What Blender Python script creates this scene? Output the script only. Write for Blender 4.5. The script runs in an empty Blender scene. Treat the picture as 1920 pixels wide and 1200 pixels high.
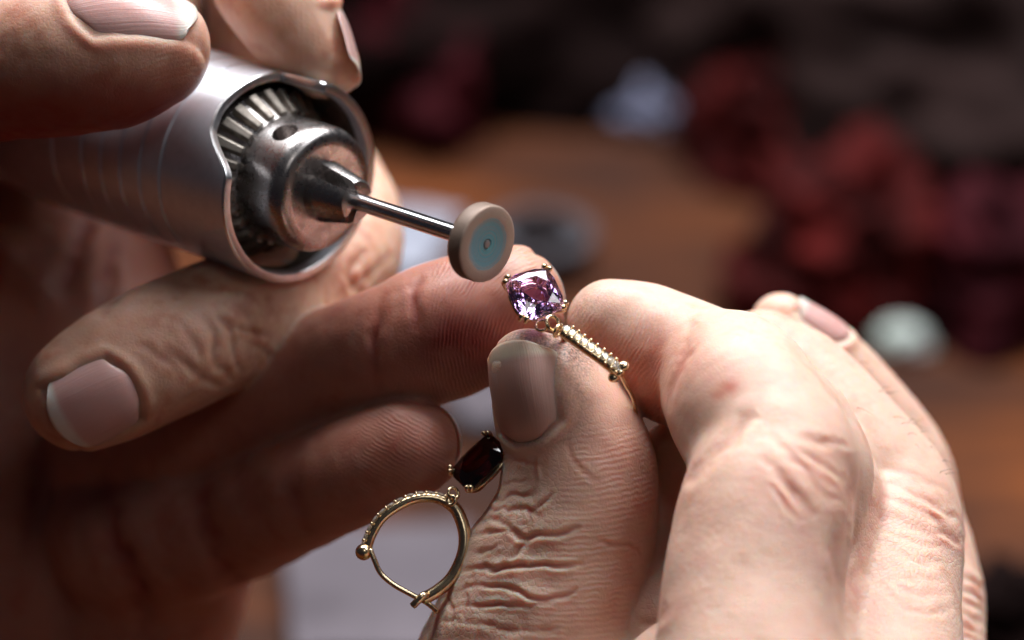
import bpy, bmesh, math, random
import numpy as np
from mathutils import Vector, Matrix

# ------------------------------------------------------------------ camera
S = 0.07            # mm per photo pixel (1920 wide) at the focal plane
D0 = 400.0          # mm, camera to focal plane
PITCH = math.radians(30)
HF = 0.165          # height of the focus point above the bench (m)
RIGHT = np.array([1.0, 0, 0])
UP = np.array([0, math.sin(PITCH), math.cos(PITCH)])
VIEW = np.array([0, math.cos(PITCH), -math.sin(PITCH)])
FOC = np.array([0, 0, HF])

scene = bpy.context.scene
COL = scene.collection
cam_d = bpy.data.cameras.new('camera')
cam = bpy.data.objects.new('camera', cam_d)
COL.objects.link(cam)
cam.location = Vector(FOC - VIEW * D0 * 0.001)
cam.rotation_euler = (math.pi / 2 - PITCH, 0, 0)
cam_d.sensor_width = 36.0
cam_d.lens = 36.0 * D0 / (1920 * S)
cam_d.clip_start = 0.01
cam_d.clip_end = 20
cam_d.dof.use_dof = True
cam_d.dof.focus_distance = (D0 + 1.0) * 0.001
cam_d.dof.aperture_fstop = 8.5
scene.camera = cam

# ------------------------------------------------------------------ world, lamps, exposure
world = bpy.data.worlds.new('World')
scene.world = world
world.use_nodes = True
bg = world.node_tree.nodes['Background']
bg.inputs[0].default_value = (0.80, 0.74, 0.95, 1)
bg.inputs[1].default_value = 0.02

def cw(x, y, d):    # camera-aligned mm -> world metres
    return FOC + (RIGHT * x + UP * y + VIEW * d) * 0.001

def area(name, pos, target, size, sizey, power, color):
    l = bpy.data.lights.new(name, 'AREA')
    l.shape = 'RECTANGLE'; l.size = size; l.size_y = sizey
    l.energy = power; l.color = color
    o = bpy.data.objects.new(name, l); COL.objects.link(o)
    o.location = Vector(pos)
    o.rotation_euler = (Vector(target) - Vector(pos)).to_track_quat('-Z', 'Y').to_euler()
    return o
area('window_light', cw(40, 840, 35), cw(0, 0, 20), 0.95, 0.46, 22.5, (0.97, 0.98, 1.0))
area('front_fill_light', cw(420, 560, -260), cw(0, 0, 10), 0.34, 0.26, 1.9, (0.92, 0.95, 1.0))  # added fill lamp out of view, lifts the tool and fingers
area('gem_sparkle_light', cw(150, 330, -680), cw(0, 0, 10), 0.16, 0.16, 0.35, (1.0, 0.97, 0.95))  # small added lamp out of view, puts sparkle in the gem

vs = scene.view_settings
vs.view_transform = 'Standard'; vs.look = 'None'; vs.gamma = 1.0; vs.exposure = 0.0
vs.use_curve_mapping = False
scene.render.engine = 'CYCLES'
cy = scene.cycles
cy.max_bounces = 12; cy.transmission_bounces = 12; cy.glossy_bounces = 6; cy.diffuse_bounces = 3
cy.use_denoising = True
cy.caustics_refractive = True
cy.sample_clamp_indirect = 6.0
cy.use_adaptive_sampling = True; cy.adaptive_threshold = 0.04

# ------------------------------------------------------------------ helpers
def P(px, py, d):   # photo pixel + depth (mm behind the focal plane) -> camera-aligned mm
    k = S * (D0 + d) / D0
    return np.array([(px - 960) * k, (600 - py) * k, d])

def Pw(px, py, d):
    return cw(*P(px, py, d))

def bench_pt(px, py, z=0.0):   # world point on the bench seen at a pixel
    c = FOC - VIEW * D0 * 0.001
    r = RIGHT * (px - 960) * S + UP * (600 - py) * S + VIEW * D0
    t = (z - c[2]) / r[2]
    return c + r * t

def to_world(V):
    V = np.asarray(V, float)
    return FOC + (V[:, :1] * RIGHT + V[:, 1:2] * UP + V[:, 2:3] * VIEW) * 0.001

def tag(o, label=None, cat=None, group=None, kind=None):
    if label: o['label'] = label
    if cat: o['category'] = cat
    if group: o['group'] = group
    if kind: o['kind'] = kind
    return o

def empty(name, loc, rot=None):
    o = bpy.data.objects.new(name, None); COL.objects.link(o)
    o.empty_display_size = 0.005
    if rot is None: o.location = Vector(loc)
    else: o.matrix_world = Matrix.Translation(Vector(loc)) @ rot.to_4x4()
    return o

def link(name, me, mat=None, parent=None, smooth=True):
    if mat: me.materials.append(mat)
    o = bpy.data.objects.new(name, me); COL.objects.link(o)
    if parent: o.parent = parent
    if smooth is not None:
        me.polygons.foreach_set('use_smooth', [bool(smooth)] * len(me.polygons))
    return o

def mesh_np(name, V, F):
    me = bpy.data.meshes.new(name)
    me.from_pydata([tuple(v) for v in V], [], [tuple(f) for f in F])
    me.update()
    return me

def mesh_quads(name, V, Q):
    me = bpy.data.meshes.new(name)
    V = np.ascontiguousarray(V, np.float32); Q = np.ascontiguousarray(Q, np.int32)
    me.vertices.add(len(V)); me.vertices.foreach_set('co', V.ravel())
    me.loops.add(Q.size); me.loops.foreach_set('vertex_index', Q.ravel())
    me.polygons.add(len(Q))
    me.polygons.foreach_set('loop_start', np.arange(0, Q.size, 4, dtype=np.int32))
    me.polygons.foreach_set('loop_total', np.full(len(Q), 4, np.int32))
    me.update(calc_edges=True)
    return me

def catmull(pts, n):
    pts = np.asarray(pts, float)
    if len(pts) == 1: return pts
    ext = np.vstack([2 * pts[0] - pts[1], pts, 2 * pts[-1] - pts[-2]])
    out = []
    for i in range(len(pts) - 1):
        p0, p1, p2, p3 = ext[i:i + 4]
        for t in np.linspace(0, 1, n, endpoint=False):
            out.append(0.5 * (2 * p1 + (p2 - p0) * t + (2 * p0 - 5 * p1 + 4 * p2 - p3) * t * t
                              + (3 * p1 - p0 - 3 * p2 + p3) * t ** 3))
    out.append(pts[-1])
    return np.array(out)

def hash3(i, j, k, seed):
    n = (i * 374761393 + j * 668265263 + k * 2147483647 + seed * 974634777) & 0xffffffff
    n = ((n ^ (n >> 13)) * 1274126177) & 0xffffffff
    n = n ^ (n >> 16)
    return (n & 0xffffff) / float(0xffffff)

def vnoise(p, seed=0):   # value noise in 0..1, p (N,3)
    p = np.asarray(p, float)
    f = np.floor(p); i = f.astype(np.int64); t = p - f
    t = t * t * (3 - 2 * t)
    r = 0
    for dx in (0, 1):
        wx = t[:, 0] if dx else 1 - t[:, 0]
        for dy in (0, 1):
            wy = t[:, 1] if dy else 1 - t[:, 1]
            for dz in (0, 1):
                wz = t[:, 2] if dz else 1 - t[:, 2]
                r = r + wx * wy * wz * hash3(i[:, 0] + dx, i[:, 1] + dy, i[:, 2] + dz, seed)
    return r

def sstep(a, b, x):
    t = np.clip((x - a) / (b - a), 0, 1)
    return t * t * (3 - 2 * t)

# ------------------------------------------------------------------ materials
def new_mat(name):
    m = bpy.data.materials.new(name); m.use_nodes = True
    nt = m.node_tree
    return m, nt, nt.nodes['Principled BSDF']

class NT:
    def __init__(self, nt): self.nt = nt
    def n(self, t, **kw):
        nd = self.nt.nodes.new(t)
        for k, v in kw.items():
            if k.startswith('i_'):
                key = k[2:]
                key = int(key) if key.isdigit() else key.replace('_', ' ')
                nd.inputs[key].default_value = v
            else: setattr(nd, k, v)
        return nd
    def l(self, a, b): self.nt.links.new(a, b)
    def math(self, op, a, b=None, c=None, clamp=False):
        nd = self.nt.nodes.new('ShaderNodeMath'); nd.operation = op; nd.use_clamp = clamp
        for i, v in enumerate((a, b, c)):
            if v is None: continue
            if isinstance(v, (int, float)): nd.inputs[i].default_value = v
            else: self.l(v, nd.inputs[i])
        return nd.outputs[0]
    def mix(self, f, a, b, blend='MIX'):
        nd = self.nt.nodes.new('ShaderNodeMix'); nd.data_type = 'RGBA'; nd.blend_type = blend
        for i, v in ((0, f), (6, a), (7, b)):
            if isinstance(v, (int, float)): nd.inputs[i].default_value = v
            elif isinstance(v, tuple): nd.inputs[i].default_value = v
            else: self.l(v, nd.inputs[i])
        return nd.outputs[2]
    def ramp(self, f, stops):
        nd = self.nt.nodes.new('ShaderNodeValToRGB')
        while len(nd.color_ramp.elements) < len(stops): nd.color_ramp.elements.new(0.5)
        for e, (p, c) in zip(nd.color_ramp.elements, stops):
            e.position = p; e.color = c if len(c) == 4 else (*c, 1)
        self.l(f, nd.inputs[0])
        return nd.outputs[0]
    def attr(self, name): return self.n('ShaderNodeAttribute', attribute_name=name).outputs['Fac']
    def coords(self, scale=1000.0):
        tc = self.n('ShaderNodeTexCoord'); mp = self.n('ShaderNodeMapping')
        mp.inputs['Scale'].default_value = (scale,) * 3
        self.l(tc.outputs['Object'], mp.inputs[0]); return mp.outputs[0]
    def noise(self, vec, scale, detail=3, rough=0.5):
        nd = self.n('ShaderNodeTexNoise'); nd.inputs['Scale'].default_value = scale
        nd.inputs['Detail'].default_value = detail; nd.inputs['Roughness'].default_value = rough
        self.l(vec, nd.inputs['Vector']); return nd.outputs['Fac']
    def voro(self, vec, scale, feature='DISTANCE_TO_EDGE'):
        nd = self.n('ShaderNodeTexVoronoi'); nd.feature = feature; nd.inputs['Scale'].default_value = scale
        self.l(vec, nd.inputs['Vector']); return nd.outputs['Distance']

def skin_material(name, pale, mid, deep, blotch):
    m, nt, b = new_mat(name); g = NT(nt)
    co = g.coords()
    red = g.attr('red'); dirt = g.attr('dirt'); ridge = g.attr('ridge_mask')
    phase = g.attr('ridge_phase'); fine = g.attr('fine_mask'); cell = g.attr('cell_mask')
    n1 = g.attr('mottle_large'); n2 = g.attr('mottle_small'); n3 = g.noise(co, 3.0, 1, 0.5)
    f = g.math('ADD', g.math('MULTIPLY', n1, 0.75), g.math('MULTIPLY', n2, 0.5))
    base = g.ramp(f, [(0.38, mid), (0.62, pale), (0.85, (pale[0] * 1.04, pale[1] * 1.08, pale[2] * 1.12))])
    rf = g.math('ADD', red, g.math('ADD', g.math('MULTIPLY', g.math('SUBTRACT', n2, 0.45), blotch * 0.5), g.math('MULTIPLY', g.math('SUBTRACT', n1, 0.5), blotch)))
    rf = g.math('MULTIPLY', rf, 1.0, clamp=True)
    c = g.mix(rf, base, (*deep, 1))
    # small pores and specks
    sp = g.math('GREATER_THAN', n3, 0.80)
    c = g.mix(g.math('MULTIPLY', sp, 0.25), c, (0.30, 0.12, 0.08, 1))
    df = g.math('MULTIPLY', dirt, g.math('MULTIPLY_ADD', n3, 1.6, -0.3, clamp=True), clamp=True)
    c = g.mix(df, c, (0.10, 0.07, 0.055, 1))
    g.l(c, b.inputs['Base Color'])
    b.inputs['Subsurface Weight'].default_value = 1.0
    b.inputs['Subsurface Radius'].default_value = (1.0, 0.32, 0.16)
    b.inputs['Subsurface Scale'].default_value = 0.0028
    b.inputs['Specular IOR Level'].default_value = 0.38
    r = g.math('MULTIPLY_ADD', n2, 0.26, 0.36)
    g.l(r, b.inputs['Roughness'])
    # relief: cells of fine skin lines, friction ridges, stretched lines
    v2 = g.math('MULTIPLY', g.voro(co, 1.35), 2.6, clamp=True)
    v2 = g.math('SUBTRACT', 1.0, g.math('POWER', g.math('SUBTRACT', 1.0, v2), 3.0))
    h = g.math('MULTIPLY', v2, 0.018)
    h = g.math('MULTIPLY', h, cell)
    h = g.math('ADD', h, g.math('MULTIPLY', n3, 0.03))
    pw = g.math('ADD', phase, g.math('MULTIPLY', n2, 1.1))
    rs = g.math('SINE', g.math('MULTIPLY', pw, 2 * math.pi))
    rs = g.math('MULTIPLY_ADD', rs, 0.5, 0.5)
    brk = g.math('MULTIPLY_ADD', n2, 2.6, -0.8, clamp=True)
    h = g.math('ADD', h, g.math('MULTIPLY', g.math('MULTIPLY', rs, brk), g.math('MULTIPLY', ridge, 0.07)))
    h = g.math('ADD', h, g.math('MULTIPLY', g.math('MULTIPLY', rs, brk), g.math('MULTIPLY', fine, 0.065)))
    bp = g.n('ShaderNodeBump'); bp.inputs['Strength'].default_value = 1.0
    bp.inputs['Distance'].default_value = 0.001
    g.l(h, bp.inputs['Height']); g.l(bp.outputs[0], b.inputs['Normal'])
    return m

def nail_material(name, col, edge, rough=0.3):
    m, nt, b = new_mat(name); g = NT(nt)
    u = g.attr('nail_u'); v = g.attr('nail_v')
    co = g.coords()
    n = g.noise(co, 0.35, 3); 
    comb = g.n('ShaderNodeCombineXYZ'); g.l(g.math('MULTIPLY', v, 26.0), comb.inputs[0]); g.l(g.math('MULTIPLY', u, 1.2), comb.inputs[1])
    st = g.noise(comb.outputs[0], 1.0, 2)
    # u: 0 cuticle .. 1 free edge
    bed = g.ramp(g.math('ADD', u, g.math('MULTIPLY', g.math('SUBTRACT', n, 0.5), 0.06)),
                 [(0.0, tuple(c * 0.9 for c in col)), (0.10, tuple(min(1, c * 1.15) for c in col)), (0.26, col),
                  (0.80, col), (0.87, edge), (1.0, edge)])
    c = g.mix(g.math('MULTIPLY', st, 0.18), bed, (0.34, 0.16, 0.13, 1))
    g.l(c, b.inputs['Base Color'])
    b.inputs['Roughness'].default_value = rough
    g.l(g.math('MULTIPLY_ADD', st, 0.15, rough - 0.08), b.inputs['Roughness'])
    b.inputs['Subsurface Weight'].default_value = 0.6
    b.inputs['Subsurface Radius'].default_value = (1, 0.4, 0.25); b.inputs['Subsurface Scale'].default_value = 0.0015
    b.inputs['Specular IOR Level'].default_value = 0.5
    bp = g.n('ShaderNodeBump'); bp.inputs['Strength'].default_value = 1; bp.inputs['Distance'].default_value = 0.001
    g.l(g.math('ADD', g.math('MULTIPLY', st, 0.05), g.math('MULTIPLY', g.noise(co, 2.5, 3), 0.012)), bp.inputs['Height'])
    g.l(bp.outputs[0], b.inputs['Normal'])
    return m

def metal_material(name, col, rough, aniso_axis=False, dirt=0.3, dirtcol=(0.03, 0.02, 0.015), scale=0.5, scratch=True):
    m, nt, b = new_mat(name); g = NT(nt)
    co = g.coords()
    n = g.noise(co, scale, 5, 0.65); nf = g.noise(co, scale * 8, 3, 0.6)
    f = g.math('MULTIPLY', g.math('MULTIPLY_ADD', n, 3.0, -1.35, clamp=True), dirt, clamp=True)
    c = g.mix(f, (*col, 1), (*dirtcol, 1))
    g.l(c, b.inputs['Base Color'])
    b.inputs['Metallic'].default_value = 1.0
    r = g.math('ADD', g.math('MULTIPLY', nf, 0.14), rough - 0.07)
    r = g.math('ADD', r, g.math('MULTIPLY', f, 0.35))
    g.l(r, b.inputs['Roughness'])
    if scratch:
        mp = g.n('ShaderNodeMapping'); mp.inputs['Scale'].default_value = (900, 900, 14000)
        tc = g.n('ShaderNodeTexCoord'); g.l(tc.outputs['Object'], mp.inputs[0])
        s = g.noise(mp.outputs[0], 1.0, 3)
        bp = g.n('ShaderNodeBump'); bp.inputs['Strength'].default_value = 0.6; bp.inputs['Distance'].default_value = 0.00002
        g.l(s, bp.inputs['Height']); g.l(bp.outputs[0], b.inputs['Normal'])
    return m

def plain_material(name, c1, c2, scale=0.08, rough=0.7, bump=0.0):
    m, nt, b = new_mat(name); g = NT(nt)
    co = g.coords(); n = g.noise(co, scale, 5, 0.6)
    g.l(g.ramp(n, [(0.35, c1), (0.68, c2)]), b.inputs['Base Color'])
    b.inputs['Roughness'].default_value = rough; b.inputs['Specular IOR Level'].default_value = 0.06
    if bump:
        bp = g.n('ShaderNodeBump'); bp.inputs['Distance'].default_value = 0.001; bp.inputs['Strength'].default_value = 1
        g.l(g.math('MULTIPLY', g.noise(co, scale * 8, 4), bump), bp.inputs['Height']); g.l(bp.outputs[0], b.inputs['Normal'])
    return m

SKIN_B = skin_material('skin_pale_hand', (0.67, 0.45, 0.35), (0.60, 0.35, 0.262), (0.52, 0.18, 0.125), 0.9)
SKIN_A = skin_material('skin_shaded_hand', (0.66, 0.41, 0.295), (0.51, 0.24, 0.16), (0.25, 0.037, 0.027), 0.3)  # the left hand's shade is put into these darker, redder tones
NAIL_B = nail_material('nail_dull', (0.42, 0.24, 0.20), (0.54, 0.43, 0.33), 0.5)
NAIL_A = nail_material('nail_clean', (0.66, 0.36, 0.33), (0.72, 0.60, 0.54), 0.3)
STEEL = metal_material('brushed_aluminium', (0.76, 0.79, 0.86), 0.33, dirt=0.12)
STEEL.node_tree.nodes['Principled BSDF'].inputs['Metallic'].default_value = 0.62
RIMMETAL = metal_material('worn_bright_rim', (0.80, 0.79, 0.80), 0.3, dirt=0.2)
CHUCK = metal_material('worn_chuck_steel', (0.46, 0.43, 0.42), 0.26, dirt=0.5, dirtcol=(0.10, 0.065, 0.045))
FACE = metal_material('dusty_chuck_face', (0.30, 0.28, 0.26), 0.6, dirt=0.6, dirtcol=(0.16, 0.11, 0.08), scale=0.9)
FACE.node_tree.nodes['Principled BSDF'].inputs['Metallic'].default_value = 0.35
TOOTH = metal_material('gear_tooth_steel', (0.28, 0.25, 0.22), 0.52, dirt=0.6, dirtcol=(0.10, 0.07, 0.05), scale=0.7, scratch=False)
INNER = metal_material('dark_sleeve_bore', (0.30, 0.25, 0.22), 0.5, dirt=0.8)
ROD = metal_material('polished_rod', (0.70, 0.69, 0.70), 0.16, dirt=0.1)
GOLD = metal_material('yellow_gold', (0.84, 0.66, 0.42), 0.22, dirt=0.15, dirtcol=(0.25, 0.13, 0.05), scale=1.0, scratch=False)

# ------------------------------------------------------------------ SDF modelling of skin
class Chain:
    def __init__(self, name, pts, k=1.0, n=7):
        self.name = name; self.k = k
        pts = np.array([[*P(a[0], a[1], a[2]), a[3] * S * (D0 + a[2]) / D0] for a in pts])
        self.q = catmull(pts, n) if len(pts) > 1 else pts
        if len(self.q) == 1: self.q = np.vstack([self.q, self.q + 1e-3])
        seg = np.linalg.norm(np.diff(self.q[:, :3], axis=0), axis=1)
        self.u = np.concatenate([[0], np.cumsum(seg)])
    def dist(self, X, want_u=False, far=None):
        """distance to the chain; points farther than `far` from its box just get a large value"""
        X = np.asarray(X, np.float32)
        out = np.full(len(X), 40.0, np.float32); uo = np.zeros(len(X), np.float32)
        if far is not None:
            lo, hi = self.bounds(far)
            sel = np.nonzero(np.all((X > lo) & (X < hi), axis=1))[0]
            X = X[sel]
        best = np.full(len(X), 40.0, np.float32); ub = np.zeros(len(X), np.float32)
        for i in range(len(self.q) - 1):
            a, b = self.q[i, :3].astype(np.float32), self.q[i + 1, :3].astype(np.float32); ra, rb = self.q[i, 3], self.q[i + 1, 3]
            ab = b - a; L2 = np.float32(ab @ ab + 1e-9)
            Y = X - a
            t = np.clip((Y @ ab) / L2, 0, 1)
            Y -= t[:, None] * ab
            dd = np.sqrt(np.einsum('ij,ij->i', Y, Y)) - (ra + t * (rb - ra)).astype(np.float32)
            if want_u: ub = np.where(dd < best, self.u[i] + t * (self.u[i + 1] - self.u[i]), ub)
            best = np.minimum(best, dd)
        if far is not None:
            out[sel] = best; uo[sel] = ub
        else: out, uo = best, ub
        return (out, uo) if want_u else out
    def bounds(self, m):
        r = self.q[:, 3:4] + m
        return (self.q[:, :3] - r).min(0), (self.q[:, :3] + r).max(0)

def smin(a, b, k):
    if k <= 0.01: return np.minimum(a, b)
    h = np.clip(0.5 + 0.5 * (b - a) / k, 0, 1)
    return b * (1 - h) + a * h - k * h * (1 - h)

def axis_grid(lo, hi, f0, f1, h):
    """grid lines: step h inside f0..f1, growing steps outside"""
    f0, f1 = max(lo, f0), min(hi, f1)
    mid = list(np.arange(f0, f1, h))
    up = [mid[-1]]; st = h
    while up[-1] < hi: st = min(st * 1.15, 5 * h); up.append(up[-1] + st)
    dn = [mid[0]]; st = h
    while dn[-1] > lo: st = min(st * 1.15, 5 * h); dn.append(dn[-1] - st)
    return np.array(dn[:0:-1] + mid + up[1:], np.float32)

def sdf_mesh(chains, h, fine):
    lo = np.min([c.bounds(2)[0] for c in chains], axis=0); hi = np.max([c.bounds(2)[1] for c in chains], axis=0)
    ax = [axis_grid(lo[i], hi[i], fine[0][i], fine[1][i], h) for i in range(3)]
    n = np.array([len(a) for a in ax])
    F = np.full(n, 50.0, np.float32)
    def rng(a, b): return (np.array([max(np.searchsorted(ax[i], a[i]) - 1, 0) for i in range(3)]),
                           np.array([min(np.searchsorted(ax[i], b[i]) + 1, n[i]) for i in range(3)]))
    for c in chains:
        i0, i1 = rng(*c.bounds(c.k + 1.0))
        if np.any(i1 <= i0): continue
        sub = np.full(i1 - i0, 50.0, np.float32)
        for i in range(len(c.q) - 1):
            a, b = c.q[i, :3].astype(np.float32), c.q[i + 1, :3].astype(np.float32); ra, rb = np.float32(c.q[i, 3]), np.float32(c.q[i + 1, 3])
            m = max(ra, rb) + c.k + 1.0
            j0, j1 = rng(np.minimum(a, b) - m, np.maximum(a, b) + m)
            j0 = np.maximum(j0, i0); j1 = np.minimum(j1, i1)
            if np.any(j1 <= j0): continue
            gx = ax[0][j0[0]:j1[0], None, None] - a[0]; gy = ax[1][None, j0[1]:j1[1], None] - a[1]; gz = ax[2][None, None, j0[2]:j1[2]] - a[2]
            ab = b - a; L2 = np.float32(ab @ ab + 1e-9)
            t = (gx * (ab[0] / L2) + gy * (ab[1] / L2)) + gz * (ab[2] / L2)
            np.clip(t, 0, 1, out=t)
            d = (gx - t * ab[0]) ** 2; d += (gy - t * ab[1]) ** 2; d += (gz - t * ab[2]) ** 2
            np.sqrt(d, out=d); t *= (rb - ra); d -= t; d -= ra
            s = tuple(slice(j0[k] - i0[k], j1[k] - i0[k]) for k in range(3))
            np.minimum(sub[s], d, out=sub[s])
        s = tuple(slice(i0[k], i1[k]) for k in range(3))
        F[s] = smin(F[s], sub, c.k)
    # ---- surface nets
    sg = F < 0
    cnt = np.zeros(np.array(F.shape) - 1, np.int8)
    offs = [(x, y, z) for x in (0, 1) for y in (0, 1) for z in (0, 1)]
    nx, ny, nz = cnt.shape
    for (x, y, z) in offs: cnt += sg[x:x + nx, y:y + ny, z:z + nz]
    act = np.argwhere((cnt > 0) & (cnt < 8))
    idx = np.full(cnt.shape, -1, np.int32)
    idx[act[:, 0], act[:, 1], act[:, 2]] = np.arange(len(act))
    vals = np.stack([F[act[:, 0] + x, act[:, 1] + y, act[:, 2] + z] for (x, y, z) in offs], 1)
    acc = np.zeros((len(act), 3)); num = np.zeros(len(act))
    for i in range(8):
        for j in range(i + 1, 8):
            df = [offs[j][k] - offs[i][k] for k in range(3)]
            if sum(abs(q) for q in df) != 1: continue
            a, b = vals[:, i], vals[:, j]
            mk = (a < 0) != (b < 0)
            t = np.where(mk, a / np.where(mk, a - b, 1), 0)
            p = np.array(offs[i]) + t[:, None] * np.array(df)
            acc[mk] += p[mk]; num[mk] += 1
    fr = acc / num[:, None]
    V = np.stack([ax[i][act[:, i]] + fr[:, i] * (ax[i][act[:, i] + 1] - ax[i][act[:, i]]) for i in range(3)], 1).astype(float)
    quads = []
    for axis in range(3):
        sl0 = [slice(None)] * 3; sl1 = [slice(None)] * 3
        sl0[axis] = slice(0, -1); sl1[axis] = slice(1, None)
        ch = sg[tuple(sl0)] != sg[tuple(sl1)]
        e = np.argwhere(ch)
        o1, o2 = [(1, 2), (2, 0), (0, 1)][axis]
        ok = (e[:, o1] > 0) & (e[:, o2] > 0) & (e[:, o1] < F.shape[o1] - 1) & (e[:, o2] < F.shape[o2] - 1)
        e = e[ok]
        flip = sg[e[:, 0], e[:, 1], e[:, 2]]
        def cell(d1, d2):
            c = e.copy(); c[:, o1] += d1; c[:, o2] += d2
            return idx[c[:, 0], c[:, 1], c[:, 2]]
        q = np.stack([cell(-1, -1), cell(0, -1), cell(0, 0), cell(-1, 0)], 1)
        q[~flip] = q[~flip][:, ::-1]
        quads.append(q)
    Q = np.vstack(quads)
    return V, Q

def vnormals(V, Q):
    a = V[Q[:, 2]] - V[Q[:, 0]]; b = V[Q[:, 3]] - V[Q[:, 1]]
    fn = np.cross(a, b)
    N = np.zeros_like(V)
    for k in range(4):
        for c in range(3): N[:, c] += np.bincount(Q[:, k], fn[:, c], len(V))
    return N / (np.linalg.norm(N, axis=1, keepdims=True) + 1e-12)

def lap_smooth(V, Q, it=2, lam=0.5):
    E = np.vstack([Q[:, [0, 1]], Q[:, [1, 2]], Q[:, [2, 3]], Q[:, [3, 0]]])
    cnt = np.bincount(E.ravel(), minlength=len(V)).astype(float)
    for _ in range(it):
        A = np.zeros_like(V)
        for c in range(3):
            A[:, c] = np.bincount(E[:, 0], V[E[:, 1], c], len(V)) + np.bincount(E[:, 1], V[E[:, 0], c], len(V))
        V = V + lam * (A / cnt[:, None] - V)
    return V

def to_px(V):
    k = S * (D0 + V[:, 2]) / D0
    return np.stack([960 + V[:, 0] / k, 600 - V[:, 1] / k], 1)

def poly_dist(p, line):
    """distance (px) to a polyline, position 0..1 along it, signed side"""
    line = np.asarray(line, float)
    seg = np.linalg.norm(np.diff(line, axis=0), axis=1); cum = np.concatenate([[0], np.cumsum(seg)])
    best = np.full(len(p), 1e9); tt = np.zeros(len(p)); sd = np.zeros(len(p))
    for i in range(len(line) - 1):
        a, b = line[i], line[i + 1]; ab = b - a
        t = np.clip(((p - a) @ ab) / (ab @ ab), 0, 1)
        q = p - (a + t[:, None] * ab); d = np.linalg.norm(q, axis=1)
        m = d < best
        best[m] = d[m]; tt[m] = (cum[i] + t[m] * seg[i]) / cum[-1]
        sd[m] = np.sign(ab[0] * q[m, 1] - ab[1] * q[m, 0])
    return best, tt, sd

class Nail:
    def __init__(self, chain, base, t, n, L, W, off=0.0, sq=3.2, lift=0.22, curv=1.0):
        self.chain = chain
        t = np.array(t, float); n = np.array(n, float)
        n /= np.linalg.norm(n); t -= n * (t @ n); t /= np.linalg.norm(t)
        self.t, self.n, self.w = t, n, np.cross(n, t)
        self.L, self.W, self.sq, self.lift = L, W, sq, lift
        self.base = P(*base)
        self.nu, self.nv = 33, 29
        u = np.linspace(-1, 1, self.nu); v = np.linspace(-1, 1, self.nv)
        U, Vv = np.meshgrid(u, v, indexing='ij')
        # squircle map of the square to a nail outline: straight sides, rounded ends
        wid = (1 - np.abs(U) ** 5 * 0.22) * np.where(U < 0, 1 - 0.16 * np.abs(U) ** 2.2, 1)
        x = U * L / 2 - np.where(U < 0, -1, 1) * (np.abs(Vv) ** 2.4) * L * np.where(U < 0, 0.17, 0.12) * np.abs(U) ** 3
        y = Vv * W / 2 * wid
        H = self.march(x.ravel(), y.ravel())
        A = np.stack([np.ones_like(H), x.ravel(), y.ravel(), x.ravel() ** 2, y.ravel() ** 2, x.ravel() * y.ravel(), y.ravel() ** 4], 1)
        ok = H > -20
        co = np.linalg.lstsq(A[ok], H[ok], rcond=None)[0]
        self.co = co
        H2 = (A @ co).reshape(x.shape)
        edge = np.abs(Vv) ** 6 * 0.55 + np.where(U < 0, (-U) ** 8 * 0.5, 0)
        tip = sstep(0.55, 1.0, U) * 0.15
        H2 = H2 + lift - edge * (1 - sstep(0.75, 1, U) * 0.8) + tip
        self.grid = self.base + x[..., None] * self.t + y[..., None] * self.w + H2[..., None] * self.n
        self.U, self.Vv = U, Vv
    def march(self, x, y):
        p0 = self.base + x[:, None] * self.t + y[:, None] * self.w
        hh = np.full(len(x), 25.0)
        for _ in range(40):
            d = self.chain.dist(p0 + hh[:, None] * self.n)
            hh = hh - np.minimum(d, 5) * 0.8
            hh = np.maximum(hh, -21)
        return hh
    def local(self, V):
        q = V - self.base
        return q @ self.t, q @ self.w, q @ self.n
    def sink(self, V, N, sel):
        """press the bed in and raise the folds round the nail"""
        x, y, z = self.local(V)
        hz = self.co[0] + self.co[1] * x + self.co[2] * y + self.co[3] * x * x + self.co[4] * y * y + self.co[5] * x * y + self.co[6] * y ** 4
        near = sel * sstep(-6.0, -1.5, z - hz)
        ex = np.abs(y) - self.W / 2 * np.where(x < 0, 1 - 0.12 * np.clip(-2 * x / self.L, 0, 1) ** 2.2, 1)
        bx = -x - self.L / 2 + np.clip(np.abs(2 * y / self.W), 0, 1.2) ** 2.4 * self.L * 0.17
        fx = x - self.L / 2
        d = np.maximum(ex, bx)
        inside = sstep(0.35, -0.6, np.maximum(d, fx))
        rim = np.exp(-((d - 0.8) / 0.75) ** 2) * sstep(0.6, -1.5, fx)
        return near * (-0.35 * inside + 0.28 * rim)
    def build(self, mat, parent, origin):
        V = self.grid.reshape(-1, 3)
        n = self.nu * self.nv
        th = 0.35
        V2 = V - self.n * th
        Q = []
        for i in range(self.nu - 1):
            for j in range(self.nv - 1):
                a = i * self.nv + j
                Q.append((a, a + 1, a + self.nv + 1, a + self.nv))
        Q2 = [tuple(q + n for q in f[::-1]) for f in Q]
        ring = [j for j in range(self.nv)] + [i * self.nv + self.nv - 1 for i in range(1, self.nu)] + \
               [(self.nu - 1) * self.nv + j for j in range(self.nv - 2, -1, -1)] + [i * self.nv for i in range(self.nu - 2, 0, -1)]
        Q3 = [(ring[k], ring[k] + n, ring[(k + 1) % len(ring)] + n, ring[(k + 1) % len(ring)]) for k in range(len(ring))]
        W = to_world(np.vstack([V, V2])) - origin
        me = mesh_quads('fingernail', W, np.array(Q + Q2 + Q3))
        fix_normals(me)
        uu = (self.U.ravel() + 1) / 2; vv = self.Vv.ravel()
        for nm, a in (('nail_u', uu), ('nail_v', vv)):
            at = me.attributes.new(nm, 'FLOAT', 'POINT'); at.data.foreach_set('value', np.concatenate([a, a]).astype(np.float32))
        return link('fingernail', me, mat, parent)

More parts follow.
